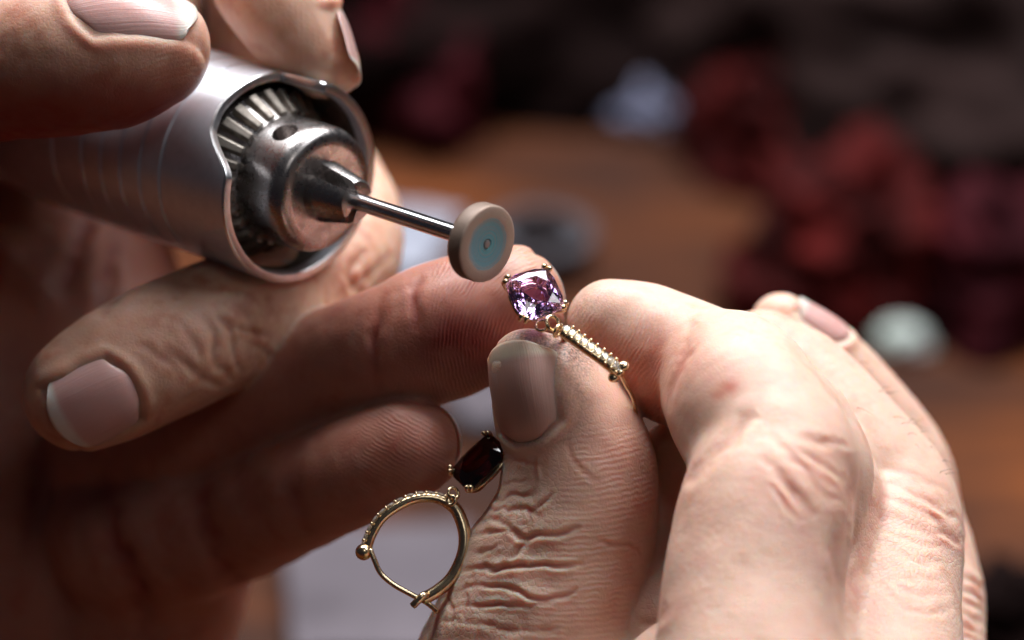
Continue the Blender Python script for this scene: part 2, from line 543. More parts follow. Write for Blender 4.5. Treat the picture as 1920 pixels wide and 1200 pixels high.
def fix_normals(me):
    bm = bmesh.new(); bm.from_mesh(me)
    bmesh.ops.recalc_face_normals(bm, faces=bm.faces)
    bm.to_mesh(me); bm.free()

class Hand:
    def __init__(self, name, chains, h, fine):
        self.name = name; self.chains = {c.name: c for c in chains}
        V, Q = sdf_mesh(chains, h, fine)
        V = lap_smooth(V, Q, 4, 0.5)
        # keep the largest orientation right in camera space (left handed): outward = away from inside
        self.V, self.Q = V, Q
        N = vnormals(V, Q)
        c = chains[0]; e = 0.3
        k = np.random.RandomState(1).randint(0, len(V), 400)
        alld = lambda X: np.min([cc.dist(X) for cc in chains], axis=0)
        if np.mean(alld(V[k] + N[k] * e) - alld(V[k] - N[k] * e)) < 0:
            self.Q = Q[:, ::-1].copy(); N = -N
        self.N = N; self.cache = {}
        names = [c.name for c in chains]
        D = [c.dist(V, far=6.0) for c in chains]
        self.D = dict(zip(names, D)); self.names = names
        self.px = to_px(V)
        self.warp = np.stack([(vnoise(V / 3.0, 50 + i) - .5) * 16 + (vnoise(V / 1.1, 60 + i) - .5) * 7 for i in (0, 1)], 1)
        self.amp = 0.35 + 1.15 * vnoise(V / 2.4, 70)
        self.disp = np.zeros(len(V))
        self.at = {k: np.zeros(len(V)) for k in ('red', 'dirt', 'ridge_mask', 'ridge_phase', 'fine_mask')}
        self.at['cell_mask'] = np.ones(len(V))
        self.at['mottle_large'] = .55 * vnoise(V / 6.0, 80) + .3 * vnoise(V / 2.7, 81) + .15 * vnoise(V / 1.2, 82)
        self.at['mottle_small'] = .5 * vnoise(V / 1.5, 83) + .3 * vnoise(V / .75, 84) + .2 * vnoise(V / .5, 85)
        self.face = -self.N[:, 2]     # towards the camera
    def part(self, *names, soft=1.5):
        """soft weight of belonging to the named chains"""
        key = (names, soft)
        if key in self.cache: return self.cache[key]
        mine = np.min([self.D[n] for n in names], axis=0)
        oth = [self.D[n] for n in self.names if n not in names]
        if not oth: return np.ones(len(self.V))
        o = np.min(oth, axis=0)
        self.cache[key] = sstep(-soft, soft, o - mine)
        return self.cache[key]
    def blob(self, px, py, r, ry=None):
        ry = ry or r
        return np.exp(-(((self.px[:, 0] - px) / r) ** 2 + ((self.px[:, 1] - py) / ry) ** 2))
    def stroke(self, line, w, depth, parts=None, ridge=0.5, vis=True, red=0.0, taper=0.5):
        """press a crease (w, depth in mm) into the skin along a line given on the visible side"""
        line = catmull(line, 5) if len(line) > 2 else np.array(line, float)
        mg = 6 * w / S
        l0, l1 = line.min(0) - mg, line.max(0) + mg
        ix = np.nonzero(np.all((self.px > l0) & (self.px < l1), axis=1) & (self.face > -0.1 if vis else True))[0]
        d, t, sd = poly_dist(self.px[ix] + self.warp[ix], line)
        d = d * S
        m = (sstep(-0.05, 0.3, self.face[ix]) if vis else 1.0)
        if parts: m = m * self.part(*parts)[ix]
        tp = np.clip(np.minimum(t, 1 - t) * 2, 0, 1) ** taper
        g = np.exp(-(d / w) ** 2); r = np.exp(-((d - 1.9 * w) / (1.1 * w)) ** 2)
        self.disp[ix] += m * tp * depth * self.amp[ix] * (-g + ridge * r)
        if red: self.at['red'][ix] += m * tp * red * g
    def finish(self, mat, label, cat, origin_mm, nails=()):
        for nl in nails:
            sel = self.part(nl.chain.name)
            self.disp += nl.sink(self.V, self.N, sel)
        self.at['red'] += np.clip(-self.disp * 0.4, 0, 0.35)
        V = self.V + self.N * self.disp[:, None]
        origin = cw(*origin_mm)
        W = to_world(V) - origin
        # left-handed to right-handed: flip the winding
        me = mesh_quads(self.name, W, self.Q[:, ::-1])
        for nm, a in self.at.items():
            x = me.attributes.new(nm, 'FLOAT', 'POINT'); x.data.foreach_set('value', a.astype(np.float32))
        o = link('hand', me, mat)
        o.location = Vector(origin)
        tag(o, label, cat)
        return o, origin

# ------------------------------------------------------------------ setting: the bench
def wood_material():
    m, nt, b = new_mat('bench_wood'); g = NT(nt)
    tc = g.n('ShaderNodeTexCoord'); mp = g.n('ShaderNodeMapping')
    mp.inputs['Scale'].default_value = (9, 60, 60); mp.inputs['Rotation'].default_value = (0, 0, 0.35)
    g.l(tc.outputs['Object'], mp.inputs[0])
    n = g.noise(mp.outputs[0], 1.0, 6, 0.6)
    n2 = g.noise(g.coords(1.0), 14.0, 3, 0.5)
    c = g.ramp(n, [(0.3, (0.025, 0.007, 0.003)), (0.5, (0.10, 0.027, 0.006)), (0.72, (0.22, 0.058, 0.010))])
    c = g.mix(g.math('MULTIPLY_ADD', n2, 2.6, -0.85, clamp=True), c, (0.03, 0.012, 0.008, 1))
    g.l(c, b.inputs['Base Color']); b.inputs['Roughness'].default_value = 0.6; b.inputs['Specular IOR Level'].default_value = 0.12
    return m
def box_mesh(name, sx, sy, sz, bev=0.0):
    bm = bmesh.new(); bmesh.ops.create_cube(bm, size=1)
    bmesh.ops.scale(bm, vec=(sx, sy, sz), verts=bm.verts)
    bmesh.ops.translate(bm, vec=(0, 0, sz / 2), verts=bm.verts)
    if bev: bmesh.ops.bevel(bm, geom=bm.edges, offset=bev, segments=2, affect='EDGES', profile=0.5)
    me = bpy.data.meshes.new(name); bm.to_mesh(me); bm.free()
    return me
bt = link('bench_top', box_mesh('bench_top', 2.4, 1.8, 0.04, 0.004), wood_material(), smooth=False)
bt.location = (0, 0.45, -0.04)
tag(bt, kind='structure')

def mound(name, px, py, sx, sy, sz, mat, seed, label, cat, rz=0.0, rough=0.35, folds=3.0, group=None):
    """a crumpled heap standing on the bench; sizes in m"""
    n = 40
    V = []
    rs = np.random.RandomState(seed)
    bm = bmesh.new(); bmesh.ops.create_icosphere(bm, subdivisions=5, radius=1)
    co = np.array([v.co[:] for v in bm.verts])
    off = rs.rand(3) * 50
    r = 1 + rough * (vnoise(co * folds * 0.6 + off, seed) - 0.5) * 1.6
    rid = 1 - np.abs(2 * vnoise(co * folds + off, seed + 7) - 1)
    rid2 = 1 - np.abs(2 * vnoise(co * folds * 2.1 + off, seed + 11) - 1)
    r = r + rough * (rid ** 2 - 0.4) * 0.6 + rough * 0.35 * (rid2 ** 2 - 0.4)
    co = co * r[:, None]
    co[:, 2] = np.where(co[:, 2] < 0, np.maximum(co[:, 2], -0.12), co[:, 2])
    co[:, 2] -= co[:, 2].min()
    co = co * np.array([sx / 2, sy / 2, sz])
    for v, c in zip(bm.verts, co): v.co = c
    me = bpy.data.meshes.new(name); bm.to_mesh(me); bm.free()
    o = link(name, me, mat)
    o.location = Vector(bench_pt(px, py)); o.location.z = 0.0005
    o.rotation_euler = (0, 0, rz)
    tag(o, label, cat, group)
    return o

def sheet(name, px, py, sx, sy, mat, seed, label, cat, rz=0.0, curl=0.006, z=0.001):
    n = 24; V = []; rs = np.random.RandomState(seed)
    gx, gy = np.meshgrid(np.linspace(-.5, .5, n), np.linspace(-.5, .5, n), indexing='ij')
    p = np.stack([gx.ravel() * 3, gy.ravel() * 3, np.full(gx.size, seed * 1.7)], 1)
    hgt = vnoise(p, seed) * curl + vnoise(p * 3, seed + 1) * curl * 0.25
    top = np.stack([gx.ravel() * sx, gy.ravel() * sy, hgt + 0.0006], 1)
    bot = top - np.array([0, 0, 0.0005])
    Q = [(i * n + j, (i + 1) * n + j, (i + 1) * n + j + 1, i * n + j + 1) for i in range(n - 1) for j in range(n - 1)]
    N = n * n
    Q2 = [tuple(q + N for q in f[::-1]) for f in Q]
    ring = [j for j in range(n)] + [i * n + n - 1 for i in range(1, n)] + [(n - 1) * n + j for j in range(n - 2, -1, -1)] + [i * n for i in range(n - 2, 0, -1)]
    Q3 = [(ring[k], ring[(k + 1) % len(ring)], ring[(k + 1) % len(ring)] + N, ring[k] + N) for k in range(len(ring))]
    me = mesh_quads(name, np.vstack([top, bot]), np.array(Q + Q2 + Q3)); fix_normals(me)
    o = link(name, me, mat); p = bench_pt(px, py); o.location = (p[0], p[1], z); o.rotation_euler = (0, 0, rz)
    tag(o, label, cat)
    return o

# ------------------------------------------------------------------ hand on the right, holding the earrings
def build_hand_b():
    ch = [
        Chain('thumb', [(990, 690, 2, 74), (1028, 740, 4, 108), (1062, 805, 6, 131), (1083, 880, 7, 149), (1080, 955, 7, 152),
                        (1058, 1035, 8, 166), (1028, 1125, 9, 186), (985, 1260, 11, 208), (930, 1420, 14, 225), (860, 1640, 20, 230)], 1.2),
        Chain('index_tip', [(1142, 602, 10, 80), (1195, 636, 11, 108), (1262, 672, 10, 122), (1330, 700, 7, 122), (1385, 738, 3, 132)], 1.0),
        Chain('index', [(1372, 712, 2, 130), (1396, 760, -2, 148), (1440, 835, -6, 152), (1462, 880, -8, 150)], 2.0),
        Chain('index_base', [(1452, 868, -8, 148), (1436, 960, -12, 166), (1418, 1060, -15, 170), (1408, 1160, -18, 174), (1405, 1300, -23, 185), (1390, 1500, -30, 200)], 1.6),
        Chain('index_knuckle', [(1500, 800, 2, 100), (1530, 880, 0, 108), (1520, 960, -3, 100)], 3.0),
        Chain('middle', [(1432, 672, 24, 92), (1500, 738, 23, 117), (1580, 850, 20, 136), (1648, 952, 18, 149), (1655, 1035, 13, 152),
                         (1650, 1120, 7, 152), (1645, 1300, -8, 162), (1620, 1500, -20, 175)], 1.0),
        Chain('middle_tip', [(1440, 680, 25, 88), (1340, 694, 25, 95), (1225, 690, 25, 92)], 1.0),
        Chain('gap_filler', [(1262, 850, 15, 62), (1256, 950, 14, 76), (1245, 1060, 12, 86), (1235, 1180, 6, 92)], 1.0),  # filler skin added so the gap beside the thumb stays dark
        Chain('ring_tip', [(1430, 800, 42, 100), (1340, 900, 42, 105), (1300, 1050, 38, 115), (1280, 1200, 30, 130)], 1.0),
        Chain('middle_fold', [(1545, 850, 10, 78), (1580, 930, 6, 76), (1560, 1030, 0, 80), (1530, 1180, -10, 90), (1520, 1350, -22, 100)], 1.4),
        Chain('ring', [(1463, 602, 36, 55), (1530, 664, 38, 76), (1620, 775, 40, 92), (1690, 880, 40, 96), (1708, 980, 38, 100),
                       (1738, 1100, 32, 105), (1742, 1200, 26, 107), (1735, 1400, 12, 120)], 0.8),
        Chain('web', [(1288, 1272, -8, 118), (1330, 1330, -12, 150), (1380, 1480, -20, 200)], 2.0),
        Chain('palm', [(1180, 1480, 4, 260), (1400, 1480, -10, 240), (1600, 1480, -6, 200)], 6.0),
        Chain('wrist', [(1200, 1550, -10, 250), (1250, 1900, -40, 240), (1300, 2300, -70, 260)], 8.0),
    ]
    H = Hand('hand_b', ch, 0.28, (P(790, 1215, -40), np.array([62.0, 8.0, 32.0])))
    px, V, N = H.px, H.V, H.N
    th = H.part('thumb')
    # broad shape: lumps so the outline is not a tube
    H.disp += 0.3 * (vnoise(V / 5.0, 3) - 0.5) + 0.10 * (vnoise(V / 2.2, 4) - 0.5)
    # thumb: the folds over the joint
    S1 = [
        ([(925, 938), (955, 928), (985, 932), (1010, 920)], .55, .45), ([(915, 962), (940, 952), (958, 962), (985, 955), (1010, 965)], .5, .55),
        ([(905, 985), (930, 972), (955, 985), (985, 1010), (1010, 1000), (1050, 998), (1085, 990)], .6, .85),
        ([(890, 1012), (920, 1000), (950, 1000), (978, 1012)], .45, .5), ([(960, 1050), (985, 1025), (1000, 1005)], .5, .6),
        ([(870, 1065), (905, 1066), (950, 1066), (985, 1060), (1020, 1058), (1060, 1060), (1090, 1054)], .6, .95),
        ([(885, 1042), (915, 1030), (950, 1025)], .4, .4),
        ([(862, 1108), (885, 1098), (925, 1100), (970, 1108), (1010, 1120), (1045, 1118), (1080, 1105)], .55, .7),
        ([(845, 1135), (890, 1140), (940, 1136), (990, 1132), (1040, 1128)], .5, .55),
        ([(860, 1172), (910, 1175), (950, 1180), (1000, 1182), (1050, 1180)], .5, .55),
        ([(820, 1165), (850, 1160), (870, 1172)], .4, .45), ([(835, 1110), (848, 1140), (850, 1175)], .45, .4),
        ([(868, 1105), (876, 1140), (880, 1180)], .4, .3), ([(1120, 1010), (1165, 1022), (1205, 1045)], .5, .3),
        ([(930, 905), (960, 900), (1000, 905)], .4, .22), ([(960, 860), (990, 868), (1020, 880)], .5, .2),
        ([(1015, 860), (1012, 885), (1018, 908)], .5, -.3), ([(985, 945), (992, 970), (980, 985)], .4, .4), ([(1040, 925), (1010, 945), (990, 960)], .45, .35),
        ([(1060, 830), (1085, 870), (1120, 900)], .6, .2),
    ]
    rs = np.random.RandomState(5)
    for ln, w, d in S1: H.stroke(ln, w * .62, d * .66, ['thumb'], ridge=0.25, red=0.35)
    # procedural smaller folds across the joint (left side), warped
    u = px[:, 1] + 18 * (vnoise(V / 3.5, 21) - .5) * 2 + 10 * (vnoise(V / 1.6, 22) - .5) * 2 - 0.10 * (px[:, 0] - 960)
    fold = 1 - np.abs(2 * ((u / 26.0) % 1.0) - 1)
    mk = th * sstep(915, 960, px[:, 1]) * sstep(1130, 980, px[:, 0]) * sstep(0.0, 0.4, H.face)
    H.disp += mk * 0.06 * (fold ** 0.6 - 0.5) + mk * 0.45 * (vnoise(np.stack([px[:, 0] / 60, px[:, 1] / 28, px[:, 1] * 0], 1), 91) - .5)
    H.disp += th * sstep(900, 950, px[:, 1]) * sstep(1100, 960, px[:, 0]) * 0.16 * (vnoise(V / 1.3, 31) - 0.5)
    # bulge at the joint's left outline, waist below the nail
    H.disp += th * 0.7 * H.blob(930, 1010, 70, 40) - th * 0.5 * H.blob(940, 860, 45, 45)
    # fine stretched lines on the shaded side
    fm = th * sstep(1000, 1090, px[:, 0] + 0.25 * (px[:, 1] - 1000)) * sstep(760, 860, px[:, 1])
    H.at['fine_mask'] += fm
    r = np.hypot(px[:, 0] - 1060, (px[:, 1] - 420))
    r2 = np.where(px[:, 1] < 900, 0, 0)
    ph = r * S / 0.78
    H.at['ridge_phase'] = np.where(th > 0.5, ph, 0)
    H.at['cell_mask'] = 1 - 0.55 * fm + 1.4 * th * sstep(880, 960, px[:, 1]) * (1 - fm)
    # index: flexion creases and knuckle lines
    H.stroke([(1262, 905), (1292, 893), (1330, 862), (1372, 822), (1400, 788), (1425, 775)], .9, 0.6, None, .25, red=.15)
    H.stroke([(1246, 770), (1252, 735), (1268, 690), (1290, 640), (1310, 600)], 1.0, .5, None, .25, red=.12)
    for ln, w, d in [
        ([(1440, 815), (1480, 848), (1515, 885), (1545, 925), (1590, 945)], .5, .35), ([(1430, 850), (1470, 890), (1500, 930), (1530, 975)], .5, .35),
        ([(1450, 880), (1480, 920), (1500, 955), (1520, 970)], .6, .5), ([(1500, 812), (1550, 828), (1590, 838)], .45, .3),
        ([(1480, 830), (1530, 860), (1580, 900)], .4, .22), ([(1440, 905), (1465, 940), (1490, 965)], .4, .25),
        ([(1520, 870), (1550, 905), (1585, 930)], .4, .22), ([(1455, 940), (1485, 965), (1515, 978)], .4, .22)]:
        H.stroke(ln, w * 1.1, d * .7, ['index', 'index_base', 'index_knuckle', 'middle_fold'], .35, red=.22)
    # channel between index and the fold of the next finger
    H.stroke([(1600, 850), (1604, 900), (1595, 950), (1578, 1010), (1568, 1100), (1560, 1200)], 1.3, .5, None, .2, red=.3)
    H.stroke([(1655, 900), (1640, 980), (1622, 1040), (1605, 1100), (1595, 1200)], 1.3, .5, None, .2, red=.3)
    # middle finger knuckle lines
    for k in range(9):
        y0 = 872 + k * 27
        H.stroke([(1640 + k * 1, y0), (1690, y0 + 12 + k * 4), (1740, y0 + 34 + k * 3), (1785, y0 + 52)], .45, .08 + .04 * (k % 3), ['middle'], .35, red=.16)
    H.stroke([(1740, 960), (1775, 1000), (1812, 1018)], .5, .28, ['middle'], .4, red=.2)
    H.stroke([(1735, 930), (1770, 960), (1800, 975)], .4, .2, ['middle'], .4)
    for k in range(7):
        H.stroke([(1800, 1080 + 22 * k), (1822, 1090 + 22 * k), (1850, 1108 + 22 * k)], .4, .35, ['ring'], .5)
    # web crease
    H.stroke([(1190, 1165), (1230, 1158), (1248, 1130)], .7, .4, None, .3, red=.3)
    # smooth, less lined skin on the lit phalanges
    back = H.part('index', 'index_tip', 'middle', 'ring')
    H.at['cell_mask'] *= 1 - 0.55 * back * sstep(950, 800, px[:, 1])
    H.at['cell_mask'] += 0.9 * H.part('middle') * sstep(760, 640, px[:, 1])
    H.at['cell_mask'] += 2.2 * H.part('index_base', 'index_knuckle', 'middle', 'middle_fold') * sstep(880, 1020, px[:, 1])
    # friction ridges on the index pad
    it = H.part('index_tip') * sstep(1290, 1230, px[:, 0])
    pad = it * sstep(545, 620, px[:, 1])
    rr = np.hypot((px[:, 0] - 1010), (px[:, 1] - 500) * 0.8) * S / 0.52
    H.at['ridge_mask'] += pad * 0.8
    H.at['ridge_phase'] = np.where((it > 0.3) & (th < 0.5), rr, H.at['ridge_phase'])
    # colour
    R = H.at['red']
    R += 0.85 * pad * sstep(570, 680, px[:, 1]) + 0.4 * H.blob(1270, 700, 60, 110)
    R += 0.75 * H.blob(1366, 726, 20, 14) + 0.6 * H.blob(1345, 742, 14, 9)
    R += 0.22 * H.blob(1545, 900, 80, 90) + 0.25 * H.blob(1290, 960, 60, 80) + 0.25 * H.blob(1250, 1130, 60, 60)
    R += 0.4 * th * sstep(1080, 1200, px[:, 0]) + 0.22 * th * H.blob(1080, 830, 70, 70)
    R += 0.15 * H.blob(1780, 960, 60, 80)
    H.at['dirt'] += 0.9 * th * sstep(700, 640, px[:, 1] - 0.12 * (px[:, 0] - 1000)) + 0.6 * th * H.blob(1075, 710, 38, 90) + 0.5 * th * H.blob(1000, 825, 80, 14)
    H.at['dirt'] += 0.45 * H.part('index_tip') * H.blob(1090, 550, 60, 40) + 0.25 * pad
    H.at['dirt'] += 0.25 * H.part('middle') * sstep(720, 600, px[:, 1])
    tc, rc = H.chains['thumb'], H.chains['ring']
    nails = [Nail(tc, (1010, 735, 5), (-0.16, 0.98, 0.05), (-0.40, 0.02, -0.92), 13.6, 11.6, lift=0.25),
             Nail(rc, (1515, 625, 37), (-0.72, 0.66, -0.1), (0.62, 0.62, -0.45), 9.0, 7.5)]
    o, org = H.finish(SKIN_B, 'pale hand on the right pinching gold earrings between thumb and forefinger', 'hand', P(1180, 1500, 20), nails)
    for nl in nails: nl.build(NAIL_B if nl is nails[0] else NAIL_A, o, org)
    # a few short hairs on the backs of the fingers
    rs = np.random.RandomState(4)
    cand = np.nonzero((H.part('middle', 'ring') > .6) & (px[:, 0] > 1560) & (px[:, 1] > 680) & (px[:, 1] < 900) & (H.N[:, 1] > 0.1) & (H.N[:, 0] > 0.1))[0]
    HV = []; HF = []
    for i in rs.choice(cand, 46, replace=False):
        p = V[i]; nrm = N[i]; L = 1.6 + rs.rand() * 1.6
        side = np.array([0.5, -0.7, 0.0]) + rs.randn(3) * 0.3
        b0 = len(HV)
        for t in np.linspace(0, 1, 5):
            q = p + nrm * (L * 0.55 * t - 0.1) + side * L * 0.6 * t * t
            r = 0.035 * (1 - 0.75 * t)
            for k in range(4):
                a = k * math.pi / 2
                HV.append(q + r * np.array([math.cos(a), math.sin(a), 0.3 * math.sin(a)]))
        HF += [(b0 + j * 4 + k, b0 + j * 4 + (k + 1) % 4, b0 + j * 4 + 4 + (k + 1) % 4, b0 + j * 4 + 4 + k) for j in range(4) for k in range(4)]
    hair_m = plain_material('finger_hair', (0.02, 0.012, 0.008), (0.05, 0.03, 0.02), 1.0, 0.4)
    hm = mesh_quads('finger_hair', to_world(np.array(HV)) - org, np.array(HF))
    ho = link('finger_hair', hm, hair_m, o); ho['kind'] = 'stuff'
    return o

# ------------------------------------------------------------------ hand on the left, holding the tool
def build_hand_a():
    ch = [
        Chain('thumb', [(284, 92, 8, 112), (195, 100, 8, 146), (80, 102, 10, 156), (-70, 120, 16, 160), (-200, 210, 30, 175), (-260, 400, 48, 210), (-200, 650, 62, 250)], 1.5),
        Chain('web', [(-40, 60, 22, 150), (60, -110, 40, 170), (180, -210, 58, 170), (290, -240, 74, 160)], 4.0),
        Chain('back', [(-230, 150, 50, 190), (-120, -60, 70, 200), (60, -160, 86, 200), (180, -80, 100, 190), (140, 150, 108, 200)], 4.0),
        Chain('palm_light_block', [(470, -80, 52, 100), (490, 60, 66, 105), (440, 170, 78, 110), (300, 200, 92, 140)], 3.0),  # unseen skin mass added to block light from the palm
        Chain('index', [(612, 122, 21, 66), (562, 58, 22, 92), (512, -20, 24, 106), (455, -130, 32, 112), (390, -230, 46, 118), (300, -260, 66, 130), (180, -160, 90, 150)], 1.0),
        Chain('middle', [(152, 735, 15, 110), (240, 690, 17, 126), (345, 640, 20, 128), (455, 588, 26, 120), (560, 540, 34, 112), (640, 490, 41, 106),
                         (662, 428, 47, 96), (640, 365, 56, 95), (560, 270, 66, 100), (420, 200, 78, 110), (260, 160, 90, 140)], 0.8),
        Chain('ring', [(948, 568, 14, 110), (850, 612, 15, 130), (740, 655, 18, 124), (640, 695, 24, 122), (520, 745, 31, 126), (400, 800, 40, 135), (240, 840, 52, 160)], 0.8),
        Chain('little', [(766, 838, 13, 96), (670, 878, 17, 104), (560, 926, 25, 108), (470, 962, 35, 118), (380, 985, 41, 132), (250, 1000, 50, 160)], 1.2),
        Chain('heel', [(330, 960, 50, 165), (290, 1080, 58, 180), (230, 1220, 68, 200), (150, 1450, 84, 230)], 3.0),
        Chain('thenar', [(-60, 700, 64, 230), (20, 900, 64, 230), (60, 1080, 68, 240), (60, 1300, 80, 260)], 2.0),
        Chain('palm', [(180, 250, 92, 190), (120, 450, 84, 200), (160, 650, 74, 210), (180, 850, 70, 220), (140, 1100, 78, 240), (80, 1400, 92, 260)], 5.0),
        Chain('wrist', [(60, 1450, 96, 290), (0, 1900, 120, 290), (-60, 2300, 140, 320)], 8.0),
    ]
    H = Hand('hand_a', ch, 0.4, (np.array([-72.0, -46.0, -30.0]), np.array([12.0, 46.0, 42.0])))
    px, V, N = H.px, H.V, H.N
    H.disp += 0.4 * (vnoise(V / 5.0, 13) - 0.5) + 0.15 * (vnoise(V / 2.0, 14) - 0.5)
    # middle finger: lines over the end joint
    for ln, w, d in [
        ([(300, 655), (345, 680), (390, 715), (420, 712)], .6, .4), ([(365, 590), (395, 625), (405, 680), (440, 712)], .6, .45),
        ([(400, 585), (430, 620), (445, 680), (460, 700)], .6, .5), ([(420, 610), (470, 622), (510, 632)], .5, .4),
        ([(255, 640), (300, 668), (340, 700)], .5, .28), ([(330, 600), (360, 640), (380, 690)], .5, .3), ([(470, 640), (500, 660), (520, 668)], .5, .3),
        ([(440, 560), (470, 600), (490, 640)], .5, .25)]:
        H.stroke(ln, w, d * .6, ['middle'], .4, red=.2)
    H.stroke([(680, 470), (660, 510), (672, 550), (690, 575)], .7, .5, ['middle'], .4)
    H.stroke([(640, 560), (690, 520), (735, 470)], .6, .35, ['middle'], .4)
    # ring finger creases
    H.stroke([(722, 540), (706, 600), (704, 660), (715, 730)], .9, .35, ['ring'], .25, red=.1)
    H.stroke([(790, 515), (778, 560), (782, 620)], .8, .3, ['ring'], .4, red=.1)
    # little finger creases
    H.stroke([(560, 830), (545, 880), (555, 950), (590, 1020)], 1.6, .25, ['little'], .2)
    H.stroke([(455, 850), (470, 920), (500, 980), (530, 1040)], 1.6, .25, ['little'], .2)
    H.stroke([(390, 860), (375, 920), (390, 1000), (430, 1075), (480, 1120)], 1.6, .6, None, .25)
    # palm crease beside the thumb mount
    H.stroke([(205, 850), (200, 930), (225, 1030), (260, 1110), (300, 1210)], 1.6, .9, None, .3)
    H.stroke([(75, 840), (60, 930), (40, 1050)], 1.2, .6, None, .3)
    H.stroke([(165, 390), (150, 470), (110, 560)], 1.4, .8, None, .3); H.stroke([(215, 420), (205, 520), (190, 600)], 1.2, .6, None, .3)
    # thumb side lines
    th = H.part('thumb')
    H.at['fine_mask'] += 0.55 * th * sstep(230, 300, px[:, 0]) * sstep(60, 130, px[:, 1])
    H.at['ridge_phase'] = np.where(th > .5, (px[:, 1] + 0.35 * (px[:, 0] - 300) - 0.0015 * (px[:, 0] - 300) ** 2) * S / 0.75, 0)
    # friction ridges: ring, little, index tip
    rg = H.part('ring'); r = np.hypot((px[:, 0] - 1035) * 1.0, (px[:, 1] - 650) * 0.9)
    H.at['ridge_mask'] += rg * sstep(780, 850, px[:, 0]) * 1.0
    H.at['ridge_phase'] = np.where(rg > .5, r * S / 0.5, H.at['ridge_phase'])
    lt = H.part('little'); r = (px[:, 0] * 0.5 - px[:, 1] * 0.87)
    H.at['ridge_mask'] += lt * sstep(640, 700, px[:, 0]) * 0.7
    H.at['ridge_phase'] = np.where(lt > .5, r * S / 0.55, H.at['ridge_phase'])
    ix = H.part('index')
    H.at['fine_mask'] += ix * 0.4 * sstep(620, 560, px[:, 0])
    H.at['ridge_phase'] = np.where(ix > .5, px[:, 0] * S / 0.8, H.at['ridge_phase'])
    H.at['cell_mask'] = 1 - 0.7 * np.clip(H.at['ridge_mask'], 0, 1) - 0.4 * th
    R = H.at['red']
    R += 0.75 * th * sstep(90, 210, px[:, 1]) + 0.2 * th  # shade under the thumb put into its colour
    R += 0.6 * rg + 0.6 * lt + 0.6 * H.part('palm', 'thenar', 'heel')  # shade on ring, little finger and palm painted in as dark red
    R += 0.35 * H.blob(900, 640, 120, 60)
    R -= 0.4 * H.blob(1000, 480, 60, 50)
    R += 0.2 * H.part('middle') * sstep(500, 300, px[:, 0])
    H.at['dirt'] += 0.25 * rg * sstep(560, 480, px[:, 1])
    C = H.chains
    nails = [
        Nail(C['thumb'], (256, 72, 8), (0.97, 0.22, 0.12), (0.0, 0.62, -0.79), 17.0, 12.6, lift=0.3),
        Nail(C['index'], (622, 92, 21), (0.50, -0.86, -0.05), (0.54, 0.15, 0.83), 11.5, 10.0, lift=0.22),
        Nail(C['middle'], (190, 738, 16), (-0.88, -0.44, 0.1), (0.02, -0.16, -0.98), 12.4, 11.2, lift=0.25),
        Nail(C['ring'], (985, 552, 15), (0.86, 0.42, -0.2), (0.42, 0.0, 0.90), 9.4, 9.6, lift=0.08),
        Nail(C['little'], (790, 828, 14), (0.90, 0.30, -0.1), (0.55, 0.0, 0.80), 10, 9, lift=0.15),
    ]
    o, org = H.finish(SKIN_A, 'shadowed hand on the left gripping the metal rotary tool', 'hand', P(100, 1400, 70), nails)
    for nl in nails: nl.build(NAIL_A, o, org)
    return o

# ------------------------------------------------------------------ rotary handpiece
def frame_from(axis_screen, alpha):
    s = np.array([axis_screen[0], axis_screen[1], 0.0]); s /= np.linalg.norm(s)     # X right, Y up, C towards camera
    c = np.array([0, 0, 1.0])
    a = math.sin(alpha) * s + math.cos(alpha) * c
    e2 = np.cross(c, s)
    m = np.cross(e2, a)
    tw = lambda v: RIGHT * v[0] + UP * v[1] - VIEW * v[2]
    X, Y, Z = tw(m), tw(e2), tw(a)
    return Matrix(((X[0], Y[0], Z[0]), (X[1], Y[1], Z[1]), (X[2], Y[2], Z[2])))

def lathe(name, prof, n=128, mm=0.001, closed=False):
    """prof: list of (z, r) in mm"""
    V = []; Q = []
    m = len(prof)
    for (z, r) in prof:
        for k in range(n):
            a = 2 * math.pi * k / n
            V.append((r * math.cos(a) * mm, r * math.sin(a) * mm, z * mm))
    for i in range(m - 1 if not closed else m):
        j = (i + 1) % m
        for k in range(n):
            k2 = (k + 1) % n
            Q.append((i * n + k, i * n + k2, j * n + k2, j * n + k))
    me = mesh_quads(name, np.array(V), np.array(Q))
    bm = bmesh.new(); bm.from_mesh(me)
    bmesh.ops.remove_doubles(bm, verts=bm.verts, dist=1e-7)
    bmesh.ops.recalc_face_normals(bm, faces=bm.faces); bm.to_mesh(me); bm.free()
    return me

def arc(z0, r0, z1, r1, n=6, bulge=1):
    """quarter-round between two profile points (r0,z0 -> r1,z1)"""
    out = []
    for k in range(n + 1):
        t = math.pi / 2 * k / n
        out.append((z0 + (z1 - z0) * math.sin(t), r1 + (r0 - r1) * math.cos(t)))
    return out

def sharp(o, ang=35):
    me = o.data
    bm = bmesh.new(); bm.from_mesh(me)
    for e in bm.edges:
        if len(e.link_faces) == 2 and e.calc_face_angle(0) > math.radians(ang): e.smooth = False
    bm.to_mesh(me); bm.free()

